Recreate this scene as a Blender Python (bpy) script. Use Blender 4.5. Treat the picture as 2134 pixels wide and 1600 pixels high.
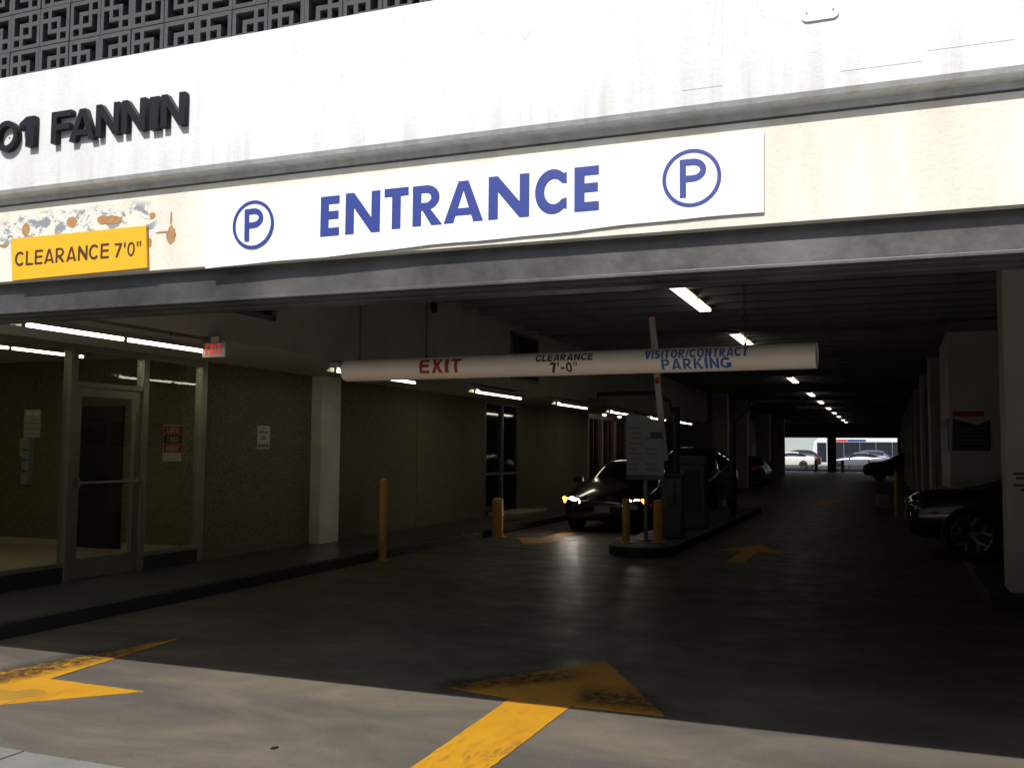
import bpy, bmesh, math, random
from mathutils import Vector, Matrix
random.seed(7)
for o in list(bpy.data.objects): bpy.data.objects.remove(o)
S = bpy.context.scene
COL = S.collection

# ------------------------------------------------------------------ camera, sky, sun, exposure
PW, PH = 2134, 1600                      # photograph size, for turning its pixels into directions
FPX, YAW, PITCH, ROLL, EYE = 1993.92, -0.371009, 0.0689977, 0.0077088, 1.6
_f = Vector((math.sin(YAW)*math.cos(PITCH), math.cos(YAW)*math.cos(PITCH), math.sin(PITCH)))
_r = _f.cross(Vector((0, 0, 1))).normalized(); _u = _r.cross(_f)
_c, _s = math.cos(ROLL), math.sin(ROLL)
CR, CU = _r*_c + _u*_s, _u*_c - _r*_s
cam_d = bpy.data.cameras.new('camera'); cam = bpy.data.objects.new('camera', cam_d); COL.objects.link(cam)
cam_d.sensor_fit = 'HORIZONTAL'; cam_d.sensor_width = 36; cam_d.lens = 36*FPX/PW
cam_d.clip_start = 0.05; cam_d.clip_end = 2000
cam.matrix_world = Matrix(((CR.x, CU.x, -_f.x, 0), (CR.y, CU.y, -_f.y, 0), (CR.z, CU.z, -_f.z, EYE), (0, 0, 0, 1)))
S.camera = cam

SUN_EL, SUN_DX = math.radians(45.6), 0.10           # height of the sun, and its drift along the street
w = bpy.data.worlds.new('World'); S.world = w; w.use_nodes = True
nt = w.node_tree; bg = nt.nodes['Background']
sky = nt.nodes.new('ShaderNodeTexSky'); sky.sky_type = 'NISHITA'; sky.sun_disc = False
sky.sun_elevation = SUN_EL; sky.sun_rotation = math.pi; sky.air_density = 1.2; sky.dust_density = 1.5
nt.links.new(sky.outputs[0], bg.inputs[0]); bg.inputs[1].default_value = 0.12
sun_d = bpy.data.lights.new('sun', 'SUN'); sun = bpy.data.objects.new('sun', sun_d); COL.objects.link(sun)
sun_d.energy = 4.6; sun_d.angle = math.radians(0.53); sun_d.color = (1.0, 0.972, 0.925)
sun.rotation_euler = Vector((SUN_DX, 1.0, -math.tan(SUN_EL))).to_track_quat('-Z', 'Y').to_euler()
sun.location = (-3, -20, 30)
S.view_settings.view_transform = 'Standard'; S.view_settings.look = 'None'
S.view_settings.gamma = 1.0; S.view_settings.exposure = 0.25
S.render.engine = 'CYCLES'
S.cycles.use_adaptive_sampling = True; S.cycles.adaptive_threshold = 0.02; S.cycles.max_bounces = 6; S.cycles.diffuse_bounces = 3; S.cycles.glossy_bounces = 3; S.cycles.transmission_bounces = 4; S.cycles.transparent_max_bounces = 8
S.render.resolution_x, S.render.resolution_y = 1024, 767

# ------------------------------------------------------------------ pixel helpers
def ray(x, y): return _f + CR*((x-PW/2)/FPX) - CU*((y-PH/2)/FPX)
def atY(x, y, Y): d = ray(x, y); return Vector((0, 0, EYE)) + d*(Y/d.y)
def atX(x, y, X): d = ray(x, y); return Vector((0, 0, EYE)) + d*(X/d.x)
def atZ(x, y, Z=0.0): d = ray(x, y); return Vector((0, 0, EYE)) + d*((Z-EYE)/d.z)

# ------------------------------------------------------------------ materials
MATS = {}
def mat(name, color, rough=0.6, metal=0.0, spec=0.5, noise=0.0, nscale=4.0, bump=0.0, bscale=60.0, emit=0.0, ecol=None, coat=0.0, nrough=0.0):
    m = bpy.data.materials.new(name); m.use_nodes = True; MATS[name] = m
    n, l = m.node_tree.nodes, m.node_tree.links
    b = n['Principled BSDF']
    b.inputs['Base Color'].default_value = (*color, 1); b.inputs['Roughness'].default_value = rough
    b.inputs['Metallic'].default_value = metal; b.inputs['Specular IOR Level'].default_value = spec
    b.inputs['Coat Weight'].default_value = coat
    if emit: b.inputs['Emission Color'].default_value = (*(ecol or color), 1); b.inputs['Emission Strength'].default_value = emit
    if noise or bump or nrough:
        tc = n.new('ShaderNodeTexCoord')
        if noise or nrough:
            t = n.new('ShaderNodeTexNoise'); t.inputs['Scale'].default_value = nscale; t.inputs['Detail'].default_value = 5; t.inputs['Roughness'].default_value = 0.65
            l.new(tc.outputs['Object'], t.inputs['Vector'])
            if noise:
                mr = n.new('ShaderNodeMapRange'); mr.inputs[1].default_value = 0.25; mr.inputs[2].default_value = 0.75
                mr.inputs[3].default_value = 1-noise; mr.inputs[4].default_value = 1+noise
                l.new(t.outputs['Fac'], mr.inputs[0])
                mx = n.new('ShaderNodeMix'); mx.data_type = 'RGBA'; mx.blend_type = 'MULTIPLY'; mx.inputs[0].default_value = 1
                mx.inputs[6].default_value = (*color, 1); l.new(mr.outputs[0], mx.inputs[7]); l.new(mx.outputs[2], b.inputs['Base Color'])
            if nrough:
                m2 = n.new('ShaderNodeMapRange'); m2.inputs[1].default_value = 0.3; m2.inputs[2].default_value = 0.7
                m2.inputs[3].default_value = max(0.02, rough-nrough); m2.inputs[4].default_value = rough+nrough
                l.new(t.outputs['Fac'], m2.inputs[0]); l.new(m2.outputs[0], b.inputs['Roughness'])
        if bump:
            t2 = n.new('ShaderNodeTexNoise'); t2.inputs['Scale'].default_value = bscale; t2.inputs['Detail'].default_value = 6
            l.new(tc.outputs['Object'], t2.inputs['Vector'])
            bp = n.new('ShaderNodeBump'); bp.inputs['Strength'].default_value = bump; bp.inputs['Distance'].default_value = 0.02
            l.new(t2.outputs['Fac'], bp.inputs['Height']); l.new(bp.outputs[0], b.inputs['Normal'])
    return m

class N:                                                  # tiny node-graph helper
    def __init__(self, m): self.m = m; self.n = m.node_tree.nodes; self.l = m.node_tree.links; self.b = self.n['Principled BSDF']; self.tc = self.n.new('ShaderNodeTexCoord')
    def map(self, sc=(1, 1, 1), loc=(0, 0, 0), rot=(0, 0, 0)):
        q = self.n.new('ShaderNodeMapping'); q.inputs['Scale'].default_value = sc; q.inputs['Location'].default_value = loc; q.inputs['Rotation'].default_value = rot
        self.l.new(self.tc.outputs['Object'], q.inputs['Vector']); return q.outputs[0]
    def noise(self, vec, scale, detail=5, rough=0.6, dist=0.0):
        t = self.n.new('ShaderNodeTexNoise'); t.inputs['Scale'].default_value = scale; t.inputs['Detail'].default_value = detail
        t.inputs['Roughness'].default_value = rough; t.inputs['Distortion'].default_value = dist
        self.l.new(vec, t.inputs['Vector']); return t.outputs['Fac']
    def rng(self, v, a, b, c=0.0, d=1.0):
        q = self.n.new('ShaderNodeMapRange'); q.inputs[1].default_value = a; q.inputs[2].default_value = b; q.inputs[3].default_value = c; q.inputs[4].default_value = d
        self.l.new(v, q.inputs[0]); return q.outputs[0]
    def mixc(self, f, a, b, mode='MIX'):
        q = self.n.new('ShaderNodeMix'); q.data_type = 'RGBA'; q.blend_type = mode
        for i, v in ((0, f), (6, a), (7, b)):
            if hasattr(v, 'links'): self.l.new(v, q.inputs[i])
            elif isinstance(v, tuple): q.inputs[i].default_value = (*v, 1)
            else: q.inputs[i].default_value = v
        return q.outputs[2]
    def math(self, op, a, b=0.0):
        q = self.n.new('ShaderNodeMath'); q.operation = op
        for i, v in ((0, a), (1, b)):
            if hasattr(v, 'links'): self.l.new(v, q.inputs[i])
            else: q.inputs[i].default_value = v
        return q.outputs[0]
    def xyz(self):
        q = self.n.new('ShaderNodeSeparateXYZ'); self.l.new(self.tc.outputs['Object'], q.inputs[0]); return q.outputs
    def color(self, c): self.l.new(c, self.b.inputs['Base Color'])
    def rough(self, c): self.l.new(c, self.b.inputs['Roughness'])
    def bump(self, h, strength=0.3, dist=0.02):
        q = self.n.new('ShaderNodeBump'); q.inputs['Strength'].default_value = strength; q.inputs['Distance'].default_value = dist
        self.l.new(h, q.inputs['Height']); self.l.new(q.outputs[0], self.b.inputs['Normal'])

# white painted concrete of the front: rain streaks, grime, hairline cracks
m = mat('white_paint_concrete', (0.80, 0.80, 0.78), rough=0.7); g = N(m)
streak = g.rng(g.noise(g.map((5, 5, 0.5)), 2.2, 6), 0.42, 0.72)
blot = g.rng(g.noise(g.map((1, 1, 1)), 0.9, 6), 0.40, 0.70)
fine = g.rng(g.noise(g.map((1, 1, 1)), 24, 6), 0.35, 0.75)
c = g.mixc(g.math('MULTIPLY', streak, 0.45), (0.64, 0.648, 0.655), (0.46, 0.46, 0.45))
c = g.mixc(g.math('MULTIPLY', blot, 0.55), c, (0.49, 0.487, 0.475))
c = g.mixc(g.math('MULTIPLY', fine, 0.14), c, (0.42, 0.41, 0.38))
xb, yb_, zb_ = g.xyz()
drip = g.math('MULTIPLY', g.rng(zb_, 2.87, 3.06, 1.0, 0.0), g.rng(g.noise(g.map((9, 9, 0.35)), 1.6, 6), 0.45, 0.66))
c = g.mixc(g.math('MULTIPLY', drip, 0.5), c, (0.36, 0.34, 0.30))
spots = g.rng(g.noise(g.map(loc=(2, 0, 5)), 21, 4), 0.70, 0.74); c = g.mixc(g.math('MULTIPLY', spots, 0.35), c, (0.33, 0.31, 0.28))
crk = g.n.new('ShaderNodeTexVoronoi'); crk.feature = 'DISTANCE_TO_EDGE'; crk.inputs['Scale'].default_value = 0.9
wv = g.n.new('ShaderNodeVectorMath'); wv.operation = 'ADD'
nz = g.n.new('ShaderNodeTexNoise'); nz.inputs['Scale'].default_value = 5; g.l.new(g.tc.outputs['Object'], nz.inputs['Vector'])
sc_ = g.n.new('ShaderNodeVectorMath'); sc_.operation = 'SCALE'; sc_.inputs['Scale'].default_value = 0.35; g.l.new(nz.outputs['Color'], sc_.inputs[0])
g.l.new(g.tc.outputs['Object'], wv.inputs[0]); g.l.new(sc_.outputs[0], wv.inputs[1]); g.l.new(wv.outputs[0], crk.inputs['Vector'])
line = g.rng(crk.outputs['Distance'], 0.0, 0.0035, 1.0, 0.0)
gate_ = g.rng(g.noise(g.map(), 2.3, 3), 0.52, 0.60)
c = g.mixc(g.math('MULTIPLY', g.math('MULTIPLY', line, gate_), 0.5), c, (0.40, 0.38, 0.35))
g.color(c); g.bump(g.noise(g.map(), 40, 6), 0.15)
# the band below: cream paint, peeling round the yellow sign with grey filler and glue showing
m = mat('cream_peeling_paint', (0.78, 0.75, 0.68), rough=0.7); g = N(m)
x, y, z = g.xyz()
base = g.mixc(g.rng(g.noise(g.map((3, 3, 0.6)), 2.0, 6), 0.4, 0.75), (0.66, 0.625, 0.545), (0.53, 0.48, 0.39))
inx = g.math('MULTIPLY', g.rng(x, -4.3, -4.05), g.rng(x, -3.30, -3.08, 1.0, 0.0))
inz = g.math('MULTIPLY', g.rng(z, 2.56, 2.61), g.rng(z, 2.70, 2.80, 1.0, 0.0))
zone = g.math('MULTIPLY', inx, inz)
pn = g.noise(g.map((1, 1, 1.5)), 11, 8, 0.72, 0.5)
peel = g.math('MULTIPLY', g.rng(pn, 0.52, 0.54), g.rng(zone, 0.25, 0.6))
pale = g.math('MULTIPLY', g.rng(g.noise(g.map((1, 1, 1)), 9, 5), 0.46, 0.48), g.rng(zone, 0.2, 0.5))
c = g.mixc(pale, base, (0.55, 0.55, 0.52)); c = g.mixc(peel, c, (0.21, 0.22, 0.235))
spk = g.rng(g.noise(g.map(), 55, 4), 0.70, 0.73)
c = g.mixc(g.math('MULTIPLY', spk, 0.5), c, (0.3, 0.28, 0.25))
g.color(c); g.bump(g.math('SUBTRACT', g.noise(g.map(), 40, 5), peel), 0.2)

# driveway and garage floor: one worn concrete, oil and tyre darkened, sealed so it shines at a glance
m = mat('worn_floor_concrete', (0.14, 0.13, 0.115), rough=0.5, spec=0.10); g = N(m)
big = g.rng(g.noise(g.map((0.5, 1.3, 1), rot=(0, 0, 0.45)), 1.1, 7, 0.6, 0.6), 0.38, 0.64)
med = g.rng(g.noise(g.map((1, 1, 1), loc=(3, 1, 0)), 4.5, 8), 0.3, 0.72)
fine = g.rng(g.noise(g.map(), 90, 4), 0.3, 0.7)
c = g.mixc(big, (0.072, 0.063, 0.056), (0.190, 0.158, 0.112))
c = g.mixc(g.math('MULTIPLY', med, 0.55), c, (0.082, 0.074, 0.069))
c = g.mixc(g.math('MULTIPLY', fine, 0.45), c, (0.185, 0.172, 0.152))
speck = g.rng(g.noise(g.map(loc=(4, 4, 0)), 38, 3), 0.66, 0.70)
c = g.mixc(g.math('MULTIPLY', speck, 0.55), c, (0.05, 0.046, 0.042))
oil = g.rng(g.noise(g.map((1, 1, 1), loc=(7, 2, 0)), 2.1, 6), 0.64, 0.78)
c = g.mixc(g.math('MULTIPLY', oil, 0.6), c, (0.035, 0.032, 0.03))
blue = g.math('MULTIPLY', g.rng(g.noise(g.map((1, 1.6, 1), loc=(1.7, 9, 0)), 3.4, 3), 0.735, 0.75), 0.55)
c = g.mixc(blue, c, (0.16, 0.20, 0.24))
g.color(c)
g.rough(g.rng(g.noise(g.map((1, 1, 1), loc=(0, 5, 0)), 3.0, 7), 0.3, 0.7, 0.36, 0.62)); g.bump(g.noise(g.map(), 55, 6), 0.10)
# sidewalk concrete
m = mat('sidewalk_concrete', (0.32, 0.32, 0.28), rough=0.85); g = N(m)
c = g.mixc(g.rng(g.noise(g.map(), 2.5, 8), 0.3, 0.7), (0.145, 0.145, 0.13), (0.20, 0.197, 0.175))
c = g.mixc(g.math('MULTIPLY', g.rng(g.noise(g.map(), 120, 3), 0.4, 0.7), 0.3), c, (0.2, 0.2, 0.18)); g.color(c); g.bump(g.noise(g.map(), 80, 5), 0.2)
# yellow road paint, scuffed by tyres
m = mat('yellow_road_paint', (0.62, 0.33, 0.02), rough=0.6); g = N(m)
scuff = g.rng(g.noise(g.map((5, 1.2, 1), rot=(0, 0, 0.5)), 3.0, 8, 0.75, 0.5), 0.50, 0.68)
band = g.rng(g.noise(g.map((0.6, 1, 1), loc=(2.3, 0.2, 0)), 1.15, 4), 0.46, 0.62)
c = g.mixc(g.rng(g.noise(g.map(), 3, 6), 0.3, 0.7), (0.58, 0.285, 0.009), (0.48, 0.225, 0.009))
c = g.mixc(g.math('MULTIPLY', scuff, g.math('ADD', g.math('MULTIPLY', band, 0.85), 0.10)), c, (0.055, 0.045, 0.035)); g.color(c); g.bump(g.noise(g.map(), 70, 5), 0.15)
mat('heart_shadow_yellow', (0.34, 0.19, 0.022), rough=0.6, noise=0.1)  # arrow yellow darkened by colour, for the heart-shaped shadow lying on it
# exposed aggregate wall panels
m = mat('exposed_aggregate', (0.10, 0.085, 0.055), rough=0.8); g = N(m)
v = g.n.new('ShaderNodeTexVoronoi'); v.inputs['Scale'].default_value = 68; v.inputs['Randomness'].default_value = 1.0; g.l.new(g.tc.outputs['Object'], v.inputs['Vector'])
c = g.mixc(g.rng(v.outputs['Distance'], 0.1, 0.6), (0.46, 0.40, 0.26), (0.10, 0.088, 0.060))
c = g.mixc(g.math('MULTIPLY', g.rng(g.noise(g.map(), 1.2, 5), 0.3, 0.7), 0.35), c, (0.22, 0.19, 0.12)); g.color(c); g.bump(g.rng(v.outputs['Distance'], 0, 0.6, 1, 0), 0.6, 0.01)

mat('block_grey', (0.052, 0.050, 0.053), rough=0.85, noise=0.30, nscale=7, bump=0.25, bscale=90)
mat('mortar_brown', (0.035, 0.026, 0.022), rough=0.95, noise=0.3)
mat('lintel_steel', (0.078, 0.074, 0.072), rough=0.42, metal=0.35, noise=0.5, nscale=2.6, bump=0.16, bscale=9, nrough=0.14)
mat('letter_black', (0.008, 0.008, 0.010), rough=0.5, spec=0.25, noise=0.2)
mat('sign_white', (0.74, 0.765, 0.77), rough=0.35, noise=0.03)
mat('sign_blue', (0.022, 0.040, 0.215), rough=0.4, noise=0.06, nscale=2)
mat('sign_yellow', (0.74, 0.355, 0.008), rough=0.45, noise=0.03)
mat('sign_brown_black', (0.045, 0.022, 0.008), rough=0.5)
mat('glue_brown', (0.32, 0.175, 0.07), rough=0.8, noise=0.3, nscale=30)
mat('plate_white', (0.85, 0.85, 0.85), rough=0.3)
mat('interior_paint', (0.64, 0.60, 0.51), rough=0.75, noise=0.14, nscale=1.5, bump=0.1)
mat('ceiling_concrete', (0.24, 0.235, 0.225), rough=0.85, noise=0.25, nscale=1.4, bump=0.2)
mat('column_paint', (0.60, 0.53, 0.45), rough=0.6, noise=0.10, nscale=2, bump=0.1)
mat('aged_white_paint', (0.76, 0.73, 0.60), rough=0.55, noise=0.18, nscale=2, bump=0.1)
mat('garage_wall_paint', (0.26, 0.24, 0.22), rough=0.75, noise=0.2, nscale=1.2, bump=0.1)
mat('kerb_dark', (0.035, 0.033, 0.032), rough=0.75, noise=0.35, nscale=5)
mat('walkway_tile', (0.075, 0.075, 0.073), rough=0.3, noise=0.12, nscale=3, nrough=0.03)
mat('aluminium', (0.34, 0.32, 0.26), rough=0.4, metal=0.75, noise=0.12)
mat('dark_bronze', (0.05, 0.047, 0.043), rough=0.4, metal=0.6)
mat('pvc_cream', (0.80, 0.70, 0.60), rough=0.35, noise=0.05, nscale=3)
mat('text_red', (0.40, 0.020, 0.025), rough=0.5)
mat('text_black', (0.02, 0.02, 0.02), rough=0.5)
mat('stencil_brown', (0.12, 0.085, 0.06), rough=0.7)
mat('text_blue', (0.02, 0.12, 0.36), rough=0.5)
mat('bollard_yellow', (0.60, 0.33, 0.045), rough=0.5, noise=0.18, nscale=6)
mat('boom_white', (0.62, 0.60, 0.52), rough=0.4)
mat('boom_red', (0.45, 0.02, 0.02), rough=0.4)
mat('board_grey', (0.36, 0.37, 0.35), rough=0.5, noise=0.06)
mat('board_blue', (0.06, 0.10, 0.13), rough=0.5)
mat('print_grey', (0.19, 0.19, 0.18), rough=0.6)
mat('print_pink', (0.30, 0.16, 0.14), rough=0.6)
mat('machine_grey', (0.10, 0.10, 0.105), rough=0.45, metal=0.2)
mat('steel_post', (0.22, 0.22, 0.22), rough=0.45, metal=0.6)
mat('black_metal', (0.018, 0.018, 0.02), rough=0.5)
mat('board_black', (0.014, 0.014, 0.016), rough=0.4)
mat('fixture_white', (0.62, 0.60, 0.50), rough=0.4)
mat('tube_light', (1, 1, 1), emit=6.5, ecol=(1.0, 0.95, 0.78))
mat('dim_tube_light', (1, 1, 1), emit=1.5, ecol=(1.0, 0.95, 0.78))
mat('exit_red', (0.55, 0.02, 0.02), emit=0.35, ecol=(1.0, 0.06, 0.05))
mat('exit_case', (0.55, 0.52, 0.42), rough=0.5)
mat('poster_red', (0.42, 0.02, 0.025), rough=0.5)
mat('poster_yellow', (0.60, 0.40, 0.03), rough=0.5)
mat('paper', (0.55, 0.55, 0.50), rough=0.8, noise=0.05)
mat('red_brown_door', (0.13, 0.045, 0.030), rough=0.4, noise=0.2)
mat('lobby_cream', (0.50, 0.42, 0.30), rough=0.5, noise=0.1)
mat('lobby_tube_light', (1, 1, 1), emit=11.0, ecol=(1.0, 0.93, 0.74))
mat('lamp_glow', (1, 1, 1), emit=3.0, ecol=(1.0, 0.92, 0.72))
mat('paint_black', (0.006, 0.006, 0.007), rough=0.18, coat=1.0)
mat('paint_black_suv', (0.007, 0.007, 0.008), rough=0.2, coat=1.0)
mat('paint_white', (0.60, 0.59, 0.56), rough=0.25, coat=1.0)
mat('paint_silver', (0.22, 0.24, 0.29), rough=0.28, metal=0.5, coat=1.0)
mat('paint_lilac', (0.16, 0.13, 0.20), rough=0.3, metal=0.3, coat=1.0)
mat('paint_dark', (0.012, 0.012, 0.014), rough=0.35, coat=0.35)
mat('car_glass', (0.008, 0.009, 0.010), rough=0.06, spec=0.7)
mat('tyre', (0.012, 0.012, 0.012), rough=0.85)
mat('rim_alloy', (0.22, 0.22, 0.225), rough=0.3, metal=0.85)
mat('rim_dark', (0.02, 0.02, 0.02), rough=0.5)
mat('chrome', (0.6, 0.6, 0.6), rough=0.15, metal=1.0)
mat('lens_clear', (0.12, 0.12, 0.12), rough=0.08, spec=0.8, coat=1.0)
mat('lamp_beam', (1, 1, 1), emit=60.0, ecol=(1.0, 0.93, 0.82))
mat('halo_ring', (1, 1, 1), emit=14.0, ecol=(1.0, 0.78, 0.55))
mat('lamp_amber', (1, 0.35, 0.03), emit=7.0, ecol=(1.0, 0.30, 0.03))
mat('reflector_orange', (0.75, 0.12, 0.02), rough=0.3)
mat('lamp_red', (0.45, 0.012, 0.012), rough=0.2, emit=0.02, ecol=(1.0, 0.03, 0.02))
mat('plate_dull', (0.30, 0.30, 0.28), rough=0.5)
mat('asphalt', (0.05, 0.05, 0.052), rough=0.9, noise=0.2, nscale=2, bump=0.2)
mat('street_concrete', (0.34, 0.325, 0.30), rough=0.9, noise=0.2, nscale=1.0, bump=0.1)
mat('ground_grey', (0.20, 0.195, 0.18), rough=0.9, noise=0.2, nscale=0.3)
mat('bus_white', (0.55, 0.56, 0.58), rough=0.3)
mat('bus_red', (0.50, 0.03, 0.03), rough=0.4)
mat('bus_blue', (0.03, 0.045, 0.20), rough=0.4)
mat('building_white', (0.30, 0.335, 0.31), rough=0.8, noise=0.05, nscale=0.4)
mat('building_tan', (0.58, 0.53, 0.46), rough=0.8, noise=0.1, nscale=0.3)
mat('window_dark', (0.02, 0.024, 0.028), rough=0.1, spec=0.6)
# window glass: see-through with a clear-coat of reflection
m = bpy.data.materials.new('pane_glass'); m.use_nodes = True; MATS['pane_glass'] = m
n_, l_ = m.node_tree.nodes, m.node_tree.links; n_.remove(n_['Principled BSDF'])
tr = n_.new('ShaderNodeBsdfTransparent'); tr.inputs[0].default_value = (0.90, 0.91, 0.87, 1)
gl = n_.new('ShaderNodeBsdfGlossy'); gl.inputs['Roughness'].default_value = 0.02
lw = n_.new('ShaderNodeLayerWeight'); lw.inputs[0].default_value = 0.5
pw = n_.new('ShaderNodeMath'); pw.operation = 'POWER'; pw.inputs[1].default_value = 5; l_.new(lw.outputs['Facing'], pw.inputs[0])
fr = n_.new('ShaderNodeMapRange'); fr.inputs[3].default_value = 0.04; fr.inputs[4].default_value = 1.0; l_.new(pw.outputs[0], fr.inputs[0])
mx = n_.new('ShaderNodeMixShader'); l_.new(fr.outputs[0], mx.inputs[0]); l_.new(tr.outputs[0], mx.inputs[1]); l_.new(gl.outputs[0], mx.inputs[2])
l_.new(mx.outputs[0], n_['Material Output'].inputs[0])

# ------------------------------------------------------------------ object helpers
def tag(o, label=None, cat=None, group=None, kind=None):
    if label: o['label'] = label
    if cat: o['category'] = cat
    if group: o['group'] = group
    if kind: o['kind'] = kind
    return o
def link(name, me, m=None, parent=None):
    o = bpy.data.objects.new(name, me); COL.objects.link(o)
    if m and me is not None and not me.materials: me.materials.append(MATS[m])
    if parent: o.parent = parent
    return o
def empty(name, loc=(0, 0, 0), rz=0.0):
    o = bpy.data.objects.new(name, None); COL.objects.link(o); o.location = loc; o.rotation_euler = (0, 0, rz); o.empty_display_size = 0.2
    return o
class MB:
    def __init__(s): s.v = []; s.f = []
    def add(s, vs, fs):
        k = len(s.v); s.v += [tuple(p) for p in vs]; s.f += [tuple(i+k for i in f) for f in fs]; return s
    def box(s, x0, x1, y0, y1, z0, z1):
        return s.add([(x0, y0, z0), (x1, y0, z0), (x1, y1, z0), (x0, y1, z0), (x0, y0, z1), (x1, y0, z1), (x1, y1, z1), (x0, y1, z1)],
                     [(0, 3, 2, 1), (4, 5, 6, 7), (0, 1, 5, 4), (1, 2, 6, 5), (2, 3, 7, 6), (3, 0, 4, 7)])
    def prism(s, poly, axis, a, b):                      # poly: 2-D points; axis x: (y,z), y: (x,z), z: (x,y)
        put = {'x': lambda p, t: (t, p[0], p[1]), 'y': lambda p, t: (p[0], t, p[1]), 'z': lambda p, t: (p[0], p[1], t)}[axis]
        n = len(poly); vs = [put(p, a) for p in poly] + [put(p, b) for p in poly]
        return s.add(vs, [tuple(range(n)), tuple(range(2*n-1, n-1, -1))] + [(i, i+n, (i+1) % n+n, (i+1) % n) for i in range(n)])
    def tube(s, pts, r, n=14, caps=True):
        pts = [Vector(p) for p in pts]; rr = r if isinstance(r, (list, tuple)) else [r]*len(pts); rings = []
        for i, p in enumerate(pts):
            d = (pts[min(i+1, len(pts)-1)] - pts[max(i-1, 0)]).normalized()
            a = Vector((0, 0, 1)) if abs(d.z) < 0.9 else Vector((1, 0, 0)); u = d.cross(a).normalized(); v = d.cross(u)
            rings.append([p + (u*math.cos(2*math.pi*k/n) + v*math.sin(2*math.pi*k/n))*rr[i] for k in range(n)])
        vs = [q for R in rings for q in R]; fs = [(i*n+k, i*n+(k+1) % n, (i+1)*n+(k+1) % n, (i+1)*n+k) for i in range(len(pts)-1) for k in range(n)]
        if caps: fs += [tuple(range(n))[::-1], tuple((len(pts)-1)*n+k for k in range(n))]
        return s.add(vs, fs)
    def lathe(s, prof, n=32, axis='z', c=(0, 0, 0)):     # prof: (radius, height)
        vs = []
        for r, h in prof:
            for k in range(n):
                a = 2*math.pi*k/n; p = (r*math.cos(a), r*math.sin(a), h)
                if axis == 'y': p = (p[0], p[2], p[1])
                vs.append((p[0]+c[0], p[1]+c[1], p[2]+c[2]))
        return s.add(vs, [(i*n+k, i*n+(k+1) % n, (i+1)*n+(k+1) % n, (i+1)*n+k) for i in range(len(prof)-1) for k in range(n)])
    def mesh(s, name, bevel=0.0, smooth=None, origin=None, seg=2):
        me = bpy.data.meshes.new(name); o = Vector(origin or (0, 0, 0))
        me.from_pydata([tuple(Vector(p)-o) for p in s.v], [], s.f)
        b = bmesh.new(); b.from_mesh(me)
        bmesh.ops.recalc_face_normals(b, faces=b.faces)
        if bevel: bmesh.ops.bevel(b, geom=b.edges[:], offset=bevel, segments=seg, affect='EDGES', profile=0.5)
        b.to_mesh(me); b.free()
        if smooth:
            me.shade_smooth(); me.set_sharp_from_angle(angle=math.radians(smooth))
        me.update(); return me
    def build(s, name, m, parent=None, bevel=0.0, smooth=None, origin=None, seg=2):
        o = link(name, s.mesh(name, bevel, smooth, origin, seg), m, parent)
        if origin: o.location = origin
        return o
def B(*a): return MB().box(*a)
def from_curve(cu):
    o = bpy.data.objects.new('tmp', cu); COL.objects.link(o)
    bpy.context.view_layer.update()
    me = bpy.data.meshes.new_from_object(o.evaluated_get(bpy.context.evaluated_depsgraph_get()))
    bpy.data.objects.remove(o); bpy.data.curves.remove(cu); me.materials.clear(); return me
def text_mesh(s, height, width=None, bold=0.0, depth=0.0):      # centred in x, base line at 0, in the xy plane facing +z
    cu = bpy.data.curves.new('t', 'FONT'); cu.body = s; cu.size = 1.0; cu.offset = bold; cu.extrude = depth/2; cu.resolution_u = 6
    me = from_curve(cu)
    xs = [v.co.x for v in me.vertices]; ys = [v.co.y for v in me.vertices]
    x0, x1, y0, y1 = min(xs), max(xs), min(ys), max(ys); k = height/(y1-y0); kx = width/(x1-x0) if width else k
    for v in me.vertices: v.co.x = (v.co.x-(x0+x1)/2)*kx; v.co.y = (v.co.y-y0)*k
    me.name = 'lettering'; return me
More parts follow.
